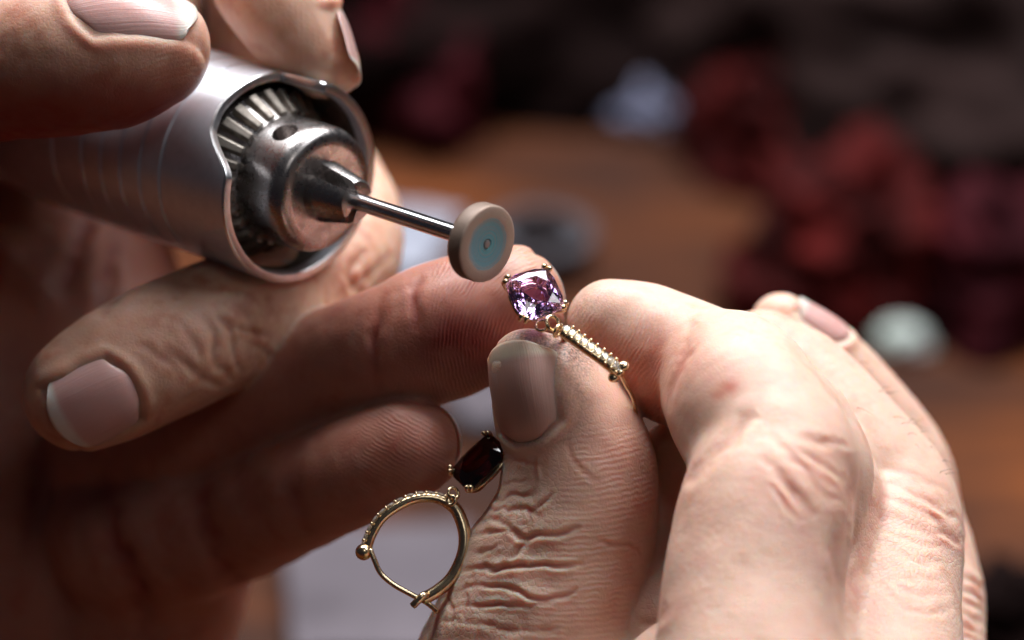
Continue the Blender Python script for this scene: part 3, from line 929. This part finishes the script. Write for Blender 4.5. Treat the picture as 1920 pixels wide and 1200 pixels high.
def build_tool():
    R3 = frame_from((0.945, -0.327), math.radians(50.0))
    root = empty('rotary_handpiece', Pw(565, 344, 16), R3)
    tag(root, 'silver ribbed rotary handpiece with toothed chuck held in the left hand', 'power tool')
    # ---- sleeve with the key window cut into its front
    n = 256; mm = 0.001
    Ro, Ri = 14.1, 12.7
    def cut(phi):
        d = (math.degrees(phi)) % 360
        a0, a1, sm = 98.0, 190.0, 11.0
        f = sstep(a0 - 1, a0 + 7, d) * (1 - 0.18 * sstep(150, 175, d)) * (1 - sstep(a1 - 24, a1 + 3, d))
        return -6.8 * float(f)
    grooves = [-13.2, -17.4, -21.6, -25.8, -30.0, -36.5]
    outer = [-0.35]
    zs = [-0.12, -0.5, -1.2, -2.4, -4, -6, -8.4, -10.5]
    prof = [(0.0, Ri + 0.22), (0.0, Ro - 0.4), (-0.1, Ro - 0.15), (-0.4, Ro)]
    tail = []
    last = -10.8
    tail.append((last, Ro))
    for gz in grooves:
        tail += [(gz + 0.34, Ro), (gz + 0.04, Ro - 0.34), (gz - 0.04, Ro - 0.34), (gz - 0.34, Ro)]
    tail += [(-48, Ro), (-52, Ro - .3), (-70, Ro - 1.2), (-95, Ro - 2.5), (-112, Ro - 3), (-114, Ro - 4.5), (-114, 3.2), (-125, 3.2), (-126, 0.01)]
    mid = [(-1.2, Ro), (-2.5, Ro), (-4, Ro), (-6, Ro), (-8.5, Ro)]
    full = [(-10.8, Ri), (-6, Ri), (-2, Ri), (-0.3, Ri + 0.02)] + prof + mid + tail
    inn = [(-26, 0.01), (-26, Ri)]
    full = inn + full
    V = []; Q = []
    for (z, r) in full:
        for k in range(n):
            a = 2 * math.pi * k / n
            c = cut(a)
            w = 1.0 if z > -0.5 else float(np.clip(1 - (-z - 0.4) / 10.4, 0, 1))
            zz = z + c * w
            if z <= -10.8: zz = z
            V.append((r * math.cos(a) * mm, r * math.sin(a) * mm, zz * mm))
    m = len(full)
    for i in range(m - 1):
        for k in range(n):
            k2 = (k + 1) % n
            Q.append((i * n + k, i * n + k2, (i + 1) * n + k2, (i + 1) * n + k))
    me = mesh_quads('sleeve', np.array(V), np.array(Q)); fix_normals(me)
    sl = link('sleeve', me, STEEL, root)
    me.materials.append(INNER); me.materials.append(RIMMETAL)
    mi = np.zeros(len(me.polygons), np.int32)
    cen = np.array([p.index // n for p in me.polygons])
    mi[cen < 4] = 1; mi[(cen >= 5) & (cen < 9)] = 2
    me.polygons.foreach_set('material_index', mi)
    sharp(sl, 25)
    # ---- chuck body
    prof = [(-24, 0.01), (-24, 11.3), (-9.0, 11.6), (-8.0, 11.4), (-3.6, 8.75)] + [(-2.8, 8.8), (2.6, 8.8)] + arc(2.6, 8.8, 4.9, 7.3)[1:] + \
           [(5.1, 6.6), (5.0, 6.2)]
    ck = link('chuck', lathe('chuck', prof, 160), CHUCK, root)
    # the key hole, cut through the nose
    hole_a = math.radians(139)
    bm = bmesh.new()
    bmesh.ops.create_cone(bm, cap_ends=True, segments=32, radius1=0.00185, radius2=0.00185, depth=0.006)
    cut_me = bpy.data.meshes.new('cutter'); bm.to_mesh(cut_me); bm.free()
    cu = bpy.data.objects.new('cutter', cut_me); COL.objects.link(cu)
    cu.matrix_world = root.matrix_world @ Matrix.Translation((0.0088 * math.cos(hole_a), 0.0088 * math.sin(hole_a), 0.0004)) @ \
        Matrix.Rotation(hole_a, 4, 'Z') @ Matrix.Rotation(math.pi / 2, 4, 'Y')
    md = ck.modifiers.new('b', 'BOOLEAN'); md.operation = 'DIFFERENCE'; md.object = cu; md.solver = 'EXACT'
    # close the nose so the boolean has a solid
    bm = bmesh.new(); bm.from_mesh(ck.data)
    bmesh.ops.holes_fill(bm, edges=[e for e in bm.edges if e.is_boundary], sides=0)
    bmesh.ops.recalc_face_normals(bm, faces=bm.faces); bm.to_mesh(ck.data); bm.free()
    bpy.context.view_layer.update()
    dg = bpy.context.evaluated_depsgraph_get()
    new = bpy.data.meshes.new_from_object(ck.evaluated_get(dg))
    ck.modifiers.clear(); ck.data = new
    bpy.data.objects.remove(cu)
    new.polygons.foreach_set('use_smooth', [True] * len(new.polygons))
    sharp(ck, 32)
    # dished, dusty face
    fc = link('chuck_face', lathe('chuck_face', [(5.03, 6.9), (5.0, 6.2), (4.6, 5.4), (4.2, 4.75), (1.5, 4.7), (1.4, 0.01)], 96), FACE, root)
    fc.parent = ck
    # ---- gear teeth round the bevel
    tm = None; NT_ = 26
    for k in range(NT_):
        a = 2 * math.pi * (k + 0.35) / NT_
        if tm is None:
            bm = bmesh.new()
            # radial wedge on the bevel: outer end wide, inner end narrow
            def sec(z, r, wb, wt, hgt, nz, nr):
                return [(r, -wb, z), (r + nr * hgt, -wt, z + nz * hgt), (r + nr * hgt, wt, z + nz * hgt), (r, wb, z)]
            nz, nr = math.cos(math.radians(31)), math.sin(math.radians(31)) 
            nz, nr = 0.52, 0.85
            A = sec(-7.6, 10.9, 1.12, 0.66, 1.1, nz, nr); B = sec(-3.9, 8.6, 0.86, 0.46, 0.9, nz, nr)
            va = [bm.verts.new(Vector(p) * mm) for p in A]; vb = [bm.verts.new(Vector(p) * mm) for p in B]
            bm.faces.new(va[::-1]); bm.faces.new(vb)
            for i in range(4): bm.faces.new((va[i], va[(i + 1) % 4], vb[(i + 1) % 4], vb[i]))
            bmesh.ops.recalc_face_normals(bm, faces=bm.faces)
            bmesh.ops.bevel(bm, geom=list(bm.edges), offset=0.00012, segments=1, affect='EDGES')
            tm = bpy.data.meshes.new('tooth'); bm.to_mesh(tm); bm.free(); tm.materials.append(TOOTH)
        t = bpy.data.objects.new('tooth', tm); COL.objects.link(t); t.parent = ck
        t.rotation_euler = (0, 0, a)
    # ---- jaws
    for k in range(3):
        a0 = math.radians(205 + 120 * k)
        bm = bmesh.new()
        rings = []
        for (z, ro) in [(2.0, 4.5), (5.0, 4.25), (10.4, 3.15), (11.0, 2.8), (11.1, 2.3)]:
            ring = []
            half = math.radians(43)
            pts = [(1.22 * math.cos(-half * .8), 1.22 * math.sin(-half * .8))] + [(ro * math.cos(t), ro * math.sin(t)) for t in np.linspace(-half, half, 9)] + [(1.22 * math.cos(half * .8), 1.22 * math.sin(half * .8)), (1.2, 0)]
            rings.append([bm.verts.new(Vector((x, y, z)) * mm) for x, y in pts])
        for r0, r1 in zip(rings, rings[1:]):
            for i in range(len(r0)): bm.faces.new((r0[i], r0[(i + 1) % len(r0)], r1[(i + 1) % len(r0)], r1[i]))
        bm.faces.new(rings[-1]); bm.faces.new(rings[0][::-1])
        bmesh.ops.recalc_face_normals(bm, faces=bm.faces)
        me = bpy.data.meshes.new('jaw'); bm.to_mesh(me); bm.free()
        j = link('jaw', me, CHUCK, ck); j.rotation_euler = (0, 0, a0); sharp(j, 30)
    # ---- grinding wheel on its mandrel: a thing of its own, gripped by the jaws
    wroot = empty('grinding_wheel', root.matrix_world @ Vector((0, 0, 0.0095)), R3)
    tag(wroot, 'small round abrasive wheel with blue-green centre on a thin steel rod', 'grinding wheel')
    mandrel = link('mandrel', lathe('mandrel', [(-7.0, 0.01), (-7.0, 1.17), (24.2, 1.17), (24.2, 0.01)], 48), ROD, wroot); sharp(mandrel)
    Rd = 5.15; z0, z1 = 23.6, 25.9
    me = lathe('disc', [(z0, 0.01), (z0, Rd - .25), (z0 + .1, Rd - .06), (z0 + .3, Rd), (z1 - .3, Rd), (z1 - .1, Rd - .06), (z1, Rd - .25), (z1, Rd * 0.66), (z1 - .05, Rd * .62), (z1 - .06, 0.75), (z1 - .22, .68), (z1 - .22, 0.55), (z1 - .02, .5), (z1 + .02, 0.01)], 128)
    m, nt, b = new_mat('disc_abrasive'); g = NT(nt)
    tc = g.n('ShaderNodeTexCoord'); sx = g.n('ShaderNodeSeparateXYZ'); g.l(tc.outputs['Object'], sx.inputs[0])
    rad = g.math('MULTIPLY', g.math('SQRT', g.math('ADD', g.math('POWER', sx.outputs[0], 2.0), g.math('POWER', sx.outputs[1], 2.0))), 1000 / Rd)
    co = g.coords()
    rn = g.n('ShaderNodeCombineXYZ'); g.l(g.math('MULTIPLY', rad, 30.0), rn.inputs[0])
    rings = g.noise(rn.outputs[0], 1.0, 3)
    wn = g.noise(co, 0.8, 3)
    rw = g.math('ADD', rad, g.math('MULTIPLY', g.math('SUBTRACT', wn, .5), 0.10))
    col = g.ramp(rw, [(0.0, (.34, .22, .17)), (0.10, (.28, .22, .19)), (0.14, (.08, .40, .48)), (0.50, (.14, .37, .45)), (0.64, (.22, .36, .41)), (0.70, (.46, .335, .265)), (1.0, (.44, .31, .24))])
    frontm = g.math('GREATER_THAN', sx.outputs[2], (z1 - 0.2) * 0.001)
    rust = g.mix(g.math('MULTIPLY', g.math('MULTIPLY_ADD', rings, 6.0, -2.9, clamp=True), g.math('LESS_THAN', rw, 0.66)), col, (.34, .29, .27, 1))
    dk = g.mix(g.math('MULTIPLY', g.math('MULTIPLY_ADD', rings, -8.0, 3.8, clamp=True), g.math('MULTIPLY', g.math('LESS_THAN', rw, 0.66), 0.75)), rust, (.04, .36, .46, 1))
    c = g.mix(frontm, (.20, .135, .10, 1), dk)
    c = g.mix(g.math('MULTIPLY', g.noise(co, 5.0, 2), 0.25), c, (.22, .18, .165, 1))
    g.l(c, b.inputs['Base Color']); b.inputs['Roughness'].default_value = 0.5; b.inputs['Metallic'].default_value = 0.25
    bp = g.n('ShaderNodeBump'); bp.inputs['Distance'].default_value = 0.00006; g.l(g.math('ADD', rings, g.noise(co, 6.0, 2)), bp.inputs['Height']); g.l(bp.outputs[0], b.inputs['Normal'])
    d = link('disc', me, m, wroot); sharp(d, 50)
    return root

# ------------------------------------------------------------------ earrings
def gem_material(name, col, ior=1.55):
    m, nt, b = new_mat(name); g = NT(nt)
    b.inputs['Base Color'].default_value = (*col, 1)
    b.inputs['Transmission Weight'].default_value = 1.0
    b.inputs['Roughness'].default_value = 0.0
    b.inputs['IOR'].default_value = ior
    return m
AMETHYST = gem_material('amethyst', (0.74, 0.45, 1.0), 1.76)
GARNET = gem_material('garnet', (0.04, 0.003, 0.004), 1.7)
WHITE_STONE = gem_material('white_pave_stone', (0.97, 0.96, 0.93), 1.9)
WHITE_STONE.node_tree.nodes['Principled BSDF'].inputs['Transmission Weight'].default_value = 0.8
WHITE_STONE.node_tree.nodes['Principled BSDF'].inputs['Roughness'].default_value = 0.05

def cushion_gem(name, r, h=1.0, elong=1.0, pw=3.0):
    def ring(z, s, n, off=0.0, p=3.0):
        p = p * pw / 3.0
        out = []
        for k in range(n):
            a = 2 * math.pi * (k + off) / n
            c, s_ = math.cos(a), math.sin(a)
            q = (abs(c) ** p + abs(s_) ** p) ** (-1 / p)
            out.append((r * s * q * c * elong, r * s * q * s_, z * h))
        return out
    pts = ring(0.95, .60, 8, 0.5, 4) + ring(0.60, .86, 8, 0.0, 3.2) + ring(0.12, 1.0, 16, 0, 3.0) + ring(-0.12, 1.0, 16, 0, 3.0) + \
        ring(-0.95, .84, 16, .5, 3) + ring(-1.75, .60, 16, 0, 3) + ring(-2.45, .34, 12, .5, 3) + ring(-2.95, .05, 4, 0, 2)
    bm = bmesh.new()
    for p in pts: bm.verts.new(Vector(p) * 0.001)
    r_ = bmesh.ops.convex_hull(bm, input=bm.verts)
    bmesh.ops.delete(bm, geom=[v for v in bm.verts if not v.link_faces], context='VERTS')
    bmesh.ops.dissolve_limit(bm, angle_limit=math.radians(2.0), verts=bm.verts, edges=bm.edges)
    bmesh.ops.recalc_face_normals(bm, faces=bm.faces)
    me = bpy.data.meshes.new(name); bm.to_mesh(me); bm.free()
    return me

def tube(name, pts, rads, n=12, closed=False):
    """pts mm (N,3), rads mm scalar or list; returns mesh in metres"""
    pts = np.asarray(pts, float); N = len(pts)
    rads = np.full(N, rads) if np.isscalar(rads) else np.asarray(rads, float)
    T = np.gradient(pts, axis=0) if not closed else np.roll(pts, -1, 0) - np.roll(pts, 1, 0)
    T /= np.linalg.norm(T, axis=1, keepdims=True)
    up = np.array([0.31, 0.2, 0.93]); V = []
    a = np.cross(T[0], up); a /= np.linalg.norm(a)
    for i in range(N):
        a = a - T[i] * (a @ T[i]); a /= np.linalg.norm(a)
        b = np.cross(T[i], a)
        for k in range(n):
            t = 2 * math.pi * k / n
            V.append(pts[i] + rads[i] * (math.cos(t) * a + math.sin(t) * b))
    F = []
    for i in range(N if closed else N - 1):
        j = (i + 1) % N
        for k in range(n):
            F.append((i * n + k, i * n + (k + 1) % n, j * n + (k + 1) % n, j * n + k))
    if not closed:
        F.append(tuple(range(n))[::-1]); F.append(tuple((N - 1) * n + k for k in range(n)))
    me = mesh_np(name, np.array(V) * 0.001, F); fix_normals(me)
    return me

def ball_mesh(name, r, sub=3, squash=(1, 1, 1)):
    bm = bmesh.new(); bmesh.ops.create_icosphere(bm, subdivisions=sub, radius=r * 0.001)
    bmesh.ops.scale(bm, vec=squash, verts=bm.verts)
    me = bpy.data.meshes.new(name); bm.to_mesh(me); bm.free()
    return me

def basis(z, xhint):
    z = np.array(z, float); z /= np.linalg.norm(z)
    x = np.array(xhint, float); x -= z * (x @ z); x /= np.linalg.norm(x)
    y = np.cross(z, x)
    return x, y, z

def cam_dir(v):   # X right, Y up, C towards camera -> world
    return RIGHT * v[0] + UP * v[1] - VIEW * v[2]

def rot_from(z, x):
    X, Y, Z = basis(cam_dir(z), cam_dir(x))
    return Matrix(((X[0], Y[0], Z[0]), (X[1], Y[1], Z[1]), (X[2], Y[2], Z[2])))

def make_setting(root, parent_loc, rot, r, elong, gem_mat, stone_name, hgt=1.0, claw_r=0.42, double=True, pw=4.5):
    """gem with its four claws and a wire gallery under it, as parts of root"""
    M = Matrix.Translation(Vector(parent_loc)) @ rot.to_4x4()
    Mi = Matrix.Translation(-root.location) @ M
    st = link(stone_name, cushion_gem(stone_name, r, hgt, elong, pw), gem_mat, root, smooth=False)
    st.matrix_local = Mi
    cm = None
    for k in range(4):
        a = math.pi / 4 + k * math.pi / 2
        q = (2 * math.cos(math.pi / 4) ** pw) ** (-1 / pw)
        cx, cyy = math.cos(a) * q * r * elong, math.sin(a) * q * r
        L = math.hypot(cx, cyy); ox, oy = cx / L, cyy / L
        for s in ((-1, 1) if double else (0,)):
            tx, ty = -oy * s * claw_r * 1.05, ox * s * claw_r * 1.05
            e = claw_r * 0.55
            pts = [(cx * .35 + tx * .4, cyy * .35 + ty * .4, -2.9 * hgt), (cx * .8 + tx, cyy * .8 + ty, -1.5 * hgt), (cx + ox * e + tx, cyy + oy * e + ty, -0.2 * hgt), (cx + ox * e * .8 + tx, cyy + oy * e * .8 + ty, 0.3 * hgt), (cx - ox * .35 + tx, cyy - oy * .35 + ty, 0.62 * hgt)]
            sp = catmull(pts, 6)
            rr = np.concatenate([np.linspace(claw_r * .7, claw_r * .85, len(sp) - 8), np.linspace(claw_r, claw_r * 1.15, 5), [claw_r * 1.05, claw_r * .8, claw_r * .3]])
            c = link('claw', tube('claw', sp, rr, 10), GOLD, root)
            c.matrix_local = Mi
    for (z, sc, rad) in ((-1.2, .86, .32), (-2.6, .45, .3)):
        pts = []
        for k in range(48):
            a = 2 * math.pi * k / 48; c, s_ = math.cos(a), math.sin(a)
            q = (abs(c) ** 3 + abs(s_) ** 3) ** (-1 / 3)
            pts.append((r * sc * q * c * elong, r * sc * q * s_, z * hgt))
        gl = link('gallery', tube('gallery', pts, rad, 10, True), GOLD, root); gl.matrix_local = Mi
    return M

def pave_row(root, hoop, centre_pts, normals, width, stone_mm):
    """small white stones with bead claws along a strip; points in root-local mm"""
    bm = bmesh.new()
    ring = lambda z, s, n, o: [(s * math.cos(2 * math.pi * (k + o) / n), s * math.sin(2 * math.pi * (k + o) / n), z) for k in range(n)]
    for p in ring(.32, .55, 8, .5) + ring(.02, 1, 8, 0) + ring(-.5, .4, 8, .5) + [(0, 0, -.8)]: bm.verts.new(Vector(p) * stone_mm * .001)
    bmesh.ops.convex_hull(bm, input=bm.verts); bmesh.ops.recalc_face_normals(bm, faces=bm.faces)
    sm = bpy.data.meshes.new('pave_stone'); bm.to_mesh(sm); bm.free(); sm.materials.append(WHITE_STONE)
    bd = ball_mesh('bead', 0.21, 2); bd.materials.append(GOLD)
    bd.polygons.foreach_set('use_smooth', [True] * len(bd.polygons))
    N = len(centre_pts)
    for i in range(N):
        p = np.array(centre_pts[i]); nn = np.array(normals[i]) / np.linalg.norm(normals[i])
        t = np.array(centre_pts[min(i + 1, N - 1)]) - np.array(centre_pts[max(i - 1, 0)])
        x, y, z = basis(nn, t)
        s = bpy.data.objects.new('pave_stone', sm); COL.objects.link(s); s.parent = hoop
        s.matrix_local = Matrix.Translation(Vector(p + nn * .12) * .001) @ Matrix(((x[0], y[0], z[0]), (x[1], y[1], z[1]), (x[2], y[2], z[2]))).to_4x4()
        if i < N - 1:
            pm = (p + np.array(centre_pts[i + 1])) / 2
            for sd in (-1, 1):
                b = bpy.data.objects.new('bead', bd); COL.objects.link(b); b.parent = hoop
                b.location = Vector(pm + y * sd * width * .5 + nn * .18) * .001

def build_earring_bright():
    root = empty('earring', Pw(1010, 590, 1))
    tag(root, 'gold drop earring with square purple stone and pave bar, held at the fingertips', 'earring')
    # square stone, turned and facing the camera
    rot = rot_from((0.18, 0.45, 0.87), (0.92, 0.42, 0.0))
    M = make_setting(root, Pw(1003, 551, -1.0), rot, 3.4, 1.0, AMETHYST, 'purple_stone', 1.0, 0.36)
    W = lambda px, py, d: (Vector(Pw(px, py, d)) - root.location) * 1000      # root-local mm
    # two links
    def ring_link(c, nrm, r, rad, name='link'):
        x, y, z = basis(cam_dir(nrm), cam_dir((0.3, 0.8, 0.5)))
        pts = [np.array(c) + r * (math.cos(t) * x + math.sin(t) * y) for t in np.linspace(0, 2 * math.pi, 28, endpoint=False)]
        return link(name, tube(name, pts, rad, 10, True), GOLD, root)
    ring_link(W(1036, 606, -2.2), (0.55, 0.3, 0.8), 0.95, 0.26)
    ring_link(W(1016, 610, -1.8), (-0.2, 0.5, 0.85), 0.8, 0.24)
    ring_link(W(1046, 620, -2.8), (0.8, -0.4, 0.4), 0.8, 0.24)
    # the hoop seen almost edge on: pave strip in front, wire behind
    strip = [(1058, 620, -3.6), (1078, 634, -4.1), (1100, 650, -4.4), (1124, 667, -4.5), (1146, 684, -4.3), (1160, 697, -3.9)]
    sp = catmull([W(*p) for p in strip], 6)
    fwd = np.array(cam_dir((0.35, 0.45, 0.82))); 
    # bar of oblong section
    me_pts = sp
    N = len(sp); T = np.gradient(sp, axis=0); T /= np.linalg.norm(T, axis=1, keepdims=True)
    V = []; n = 16
    for i in range(N):
        nn = fwd - T[i] * (fwd @ T[i]); nn /= np.linalg.norm(nn); s = np.cross(T[i], nn)
        for k in range(n):
            a = 2 * math.pi * k / n; c, q = math.cos(a), math.sin(a)
            f = (abs(c) ** 4 + abs(q) ** 4) ** (-.25)
            V.append(sp[i] + s * 0.98 * c * f + nn * 0.6 * q * f)
    F = [(i * n + k, i * n + (k + 1) % n, (i + 1) * n + (k + 1) % n, (i + 1) * n + k) for i in range(N - 1) for k in range(n)]
    F += [tuple(range(n))[::-1], tuple((N - 1) * n + k for k in range(n))]
    me = mesh_np('pave_bar', np.array(V) * .001, F); fix_normals(me)
    bar = link('pave_bar', me, GOLD, root); sharp(bar, 50)
    idx = np.linspace(1.0, N - 2, 10)
    cp = []; nr = []
    for f in idx:
        i = int(f); p = sp[i] + (sp[min(i + 1, N - 1)] - sp[i]) * (f - i)
        nn = fwd - T[i] * (fwd @ T[i]); nn /= np.linalg.norm(nn)
        cp.append(p + nn * .5); nr.append(nn)
    pave_row(root, bar, cp, nr, 1.6, 0.62)
    # hinge knuckle: three small barrels side by side
    e = np.array(W(1160, 697, -4.0)); side = np.array(cam_dir((0.62, 0.72, 0.1))); side /= np.linalg.norm(side)
    for k in (-1, 0, 1):
        c = e + side * k * 0.95 + np.array(cam_dir((0.25, -0.2, 0.6))) * (0.35 if k == 0 else 0.0)
        b = link('hinge_barrel', ball_mesh('hinge_barrel', 0.82 if k else 0.74, 3, (1, 1, 0.85)), GOLD, root); b.location = Vector(c) * .001
    wire = [W(1162, 700, -3.5), W(1174, 722, -2.0), W(1188, 750, 1.5), W(1190, 790, 6), W(1160, 800, 10)]
    link('ear_wire', tube('ear_wire', catmull(wire, 6), 0.28, 10), GOLD, root)
    back = [W(1050, 612, -2.5), W(1060, 640, 2), W(1085, 690, 6), W(1120, 740, 9), W(1160, 790, 10)]
    link('hoop_back', tube('hoop_back', catmull(back, 6), 0.45, 10), GOLD, root)

def build_earring_dark():
    root = empty('earring', Pw(790, 1040, 6))
    tag(root, 'open gold hoop earring with dark red stone, dangling left of the thumb', 'earring')
    W = lambda px, py, d: np.array((Vector(Pw(px, py, d)) - root.location) * 1000)
    # thick plain half of the hoop
    half = [(838, 940, 6), (858, 960, 6), (871, 1000, 5.5), (868, 1040, 5), (848, 1082, 4.6), (820, 1108, 4.3), (792, 1124, 4.2)]
    hb = link('hoop', tube('hoop', catmull([W(*p) for p in half], 8), 0.86, 16), GOLD, root)
    # pave half
    pv = [(846, 946, 6), (815, 934, 6), (780, 935, 5.8), (745, 950, 5.6), (716, 972, 5.4), (697, 1002, 5.2), (688, 1028, 5)]
    sp = catmull([W(*p) for p in pv], 8)
    pb = link('pave_hoop', tube('pave_hoop', sp, 0.68, 14), GOLD, root)
    cen = W(782, 1035, 5)
    idx = np.linspace(2, len(sp) - 3, 12)
    cp = []; nr = []
    fw = np.array(cam_dir((0, 0, 1.0)))
    for f in idx:
        p = sp[int(round(f))]; nn = p - cen; nn /= np.linalg.norm(nn); nn = nn * 0.95 + fw * 0.12; nn /= np.linalg.norm(nn)
        cp.append(p + nn * .58); nr.append(nn)
    pave_row(root, pb, cp, nr, 1.3, 0.58)
    b = link('hinge_ball', ball_mesh('hinge_ball', 1.12, 4), GOLD, root); b.location = Vector(W(682, 1035, 4.8)) * .001
    wr = [(694, 1030, 4.4), (702, 1050, 4.2), (714, 1075, 4.1), (738, 1096, 4.0), (770, 1114, 4.0), (800, 1130, 4.1), (822, 1148, 4.4)]
    link('ear_wire', tube('ear_wire', catmull([W(*p) for p in wr], 6), 0.36, 12), GOLD, root)
    cl = [(774, 1136, 3.0), (782, 1128, 2.8), (793, 1117, 2.9), (800, 1114, 3.6)]
    link('catch', tube('catch', catmull([W(*p) for p in cl], 5), 0.5, 12), GOLD, root)
    # small joining rings
    for (px, py, d, r, nrm) in ((850, 925, 5.6, 0.75, (0.5, 0.3, 0.8)), (846, 938, 5.2, .6, (-.4, .2, .9))):
        x, y, z = basis(cam_dir(nrm), cam_dir((0.3, 0.8, 0.5))); c = W(px, py, d)
        pts = [c + r * (math.cos(t) * x + math.sin(t) * y) for t in np.linspace(0, 2 * math.pi, 24, endpoint=False)]
        link('link', tube('link', pts, .24, 8, True), GOLD, root)
    rot = rot_from((-0.46, 0.52, 0.72), (0.66, 0.74, 0.0))
    make_setting(root, Pw(898, 866, 6.5), rot, 2.7, 1.42, GARNET, 'dark_red_stone', 1.0, 0.32, pw=6.0)

# ------------------------------------------------------------------ things lying on the bench behind, out of focus
RED = plain_material('dark_red_cloth', (0.018, 0.003, 0.003), (0.10, 0.007, 0.006), 0.05, 0.75)
MAROON = plain_material('maroon_cloth', (0.02, 0.003, 0.005), (0.06, 0.006, 0.009), 0.05, 0.8)
DARK = plain_material('dark_brown_cloth', (0.004, 0.0015, 0.0015), (0.009, 0.0035, 0.003), 0.03, 0.9)
BROWN = plain_material('dull_brown_leather', (0.012, 0.006, 0.0055), (0.022, 0.011, 0.010), 0.03, 0.8)
TISSUE = plain_material('white_tissue', (0.13, 0.135, 0.20), (0.22, 0.225, 0.31), 0.05, 0.8)
PAPER = plain_material('grey_paper', (0.10, 0.086, 0.098), (0.145, 0.125, 0.14), 0.02, 0.8)
PALE = plain_material('pale_blue_paper', (0.24, 0.25, 0.30), (0.34, 0.35, 0.41), 0.02, 0.8)
GREEN = plain_material('pale_green_stone', (0.32, 0.42, 0.33), (0.58, 0.55, 0.60), 0.06, 0.35)
GREY = metal_material('dull_grey_metal', (0.12, 0.115, 0.13), 0.5, dirt=0.5)

def build_background():
    mound('cloth', 1250, -60, 0.34, 0.20, 0.075, DARK, 1, 'dark brown cloth heaped along the back of the bench', 'cloth', 0.1)
    mound('cloth', 700, 40, 0.16, 0.14, 0.06, DARK, 2, 'blackish brown cloth heaped behind the metal tool', 'cloth', 0.4)
    mound('cloth', 1800, 260, 0.16, 0.10, 0.05, BROWN, 3, 'dull brown leather pad right of the red cloths', 'leather pad', -0.6)
    mound('cloth', 1420, 300, 0.032, 0.036, 0.026, RED, 5, 'crumpled red cloth, the brightest, behind the raised knuckles', 'cloth', 0.3, 0.5)
    mound('cloth', 1560, 560, 0.046, 0.042, 0.032, RED, 6, 'red cloth lump nearest above the right hand', 'cloth', 0.9, 0.5)
    mound('cloth', 1870, 590, 0.040, 0.036, 0.028, MAROON, 8, 'maroon cloth lump at the right edge of the picture', 'cloth', 0.2, 0.5)
    mound('cloth', 1310, 90, 0.036, 0.03, 0.024, MAROON, 9, 'dim red cloth lump at the top middle', 'cloth', 0.0, 0.5)
    mound('cloth', 770, 230, 0.03, 0.04, 0.03, MAROON, 10, 'dim red cloth lump just right of the forefinger tip', 'cloth', 0.5, 0.5)
    mound('cloth', 1900, 1190, 0.020, 0.024, 0.012, DARK, 21, 'small blackish cloth at the lower right corner behind the hand', 'cloth', 0.0, 0.4)
    mound('tissue', 1205, 235, 0.016, 0.012, 0.008, TISSUE, 11, 'small crumpled white tissue on the wood at the back', 'tissue', 0.2, 0.6, 4)
    mound('polished_stone', 1690, 660, 0.013, 0.010, 0.006, GREEN, 12, 'pale green and white polished stone right of the hand', 'stone', 0.1, 0.25, 2)
    sheet('paper_sheet', 720, 1130, 0.040, 0.045, PAPER, 3, 'pale grey paper sheet under the dangling hoop', 'paper', 0.12)
    sheet('paper_sheet', 900, 780, 0.016, 0.020, PAPER, 4, 'scrap of grey paper seen between thumb and little finger', 'paper', 0.5)
    sheet('paper_sheet', 745, 485, 0.024, 0.034, PALE, 5, 'scrap of pale bluish paper seen below the wheel rod', 'paper', -0.3)
    # a short metal ring gauge lying behind the gem
    me = lathe('metal_ring', [(0, 9), (0, 13), (9, 13.5), (9, 9), (0, 9)], 48)
    r = link('metal_ring', me, GREY); p = bench_pt(1010, 500); r.location = (p[0], p[1], 0.001); sharp(r)
    tag(r, 'dull grey metal ring lying on the bench behind the gem', 'metal ring')

build_tool()
build_hand_b()
build_hand_a()
build_earring_bright()
build_earring_dark()
build_background()
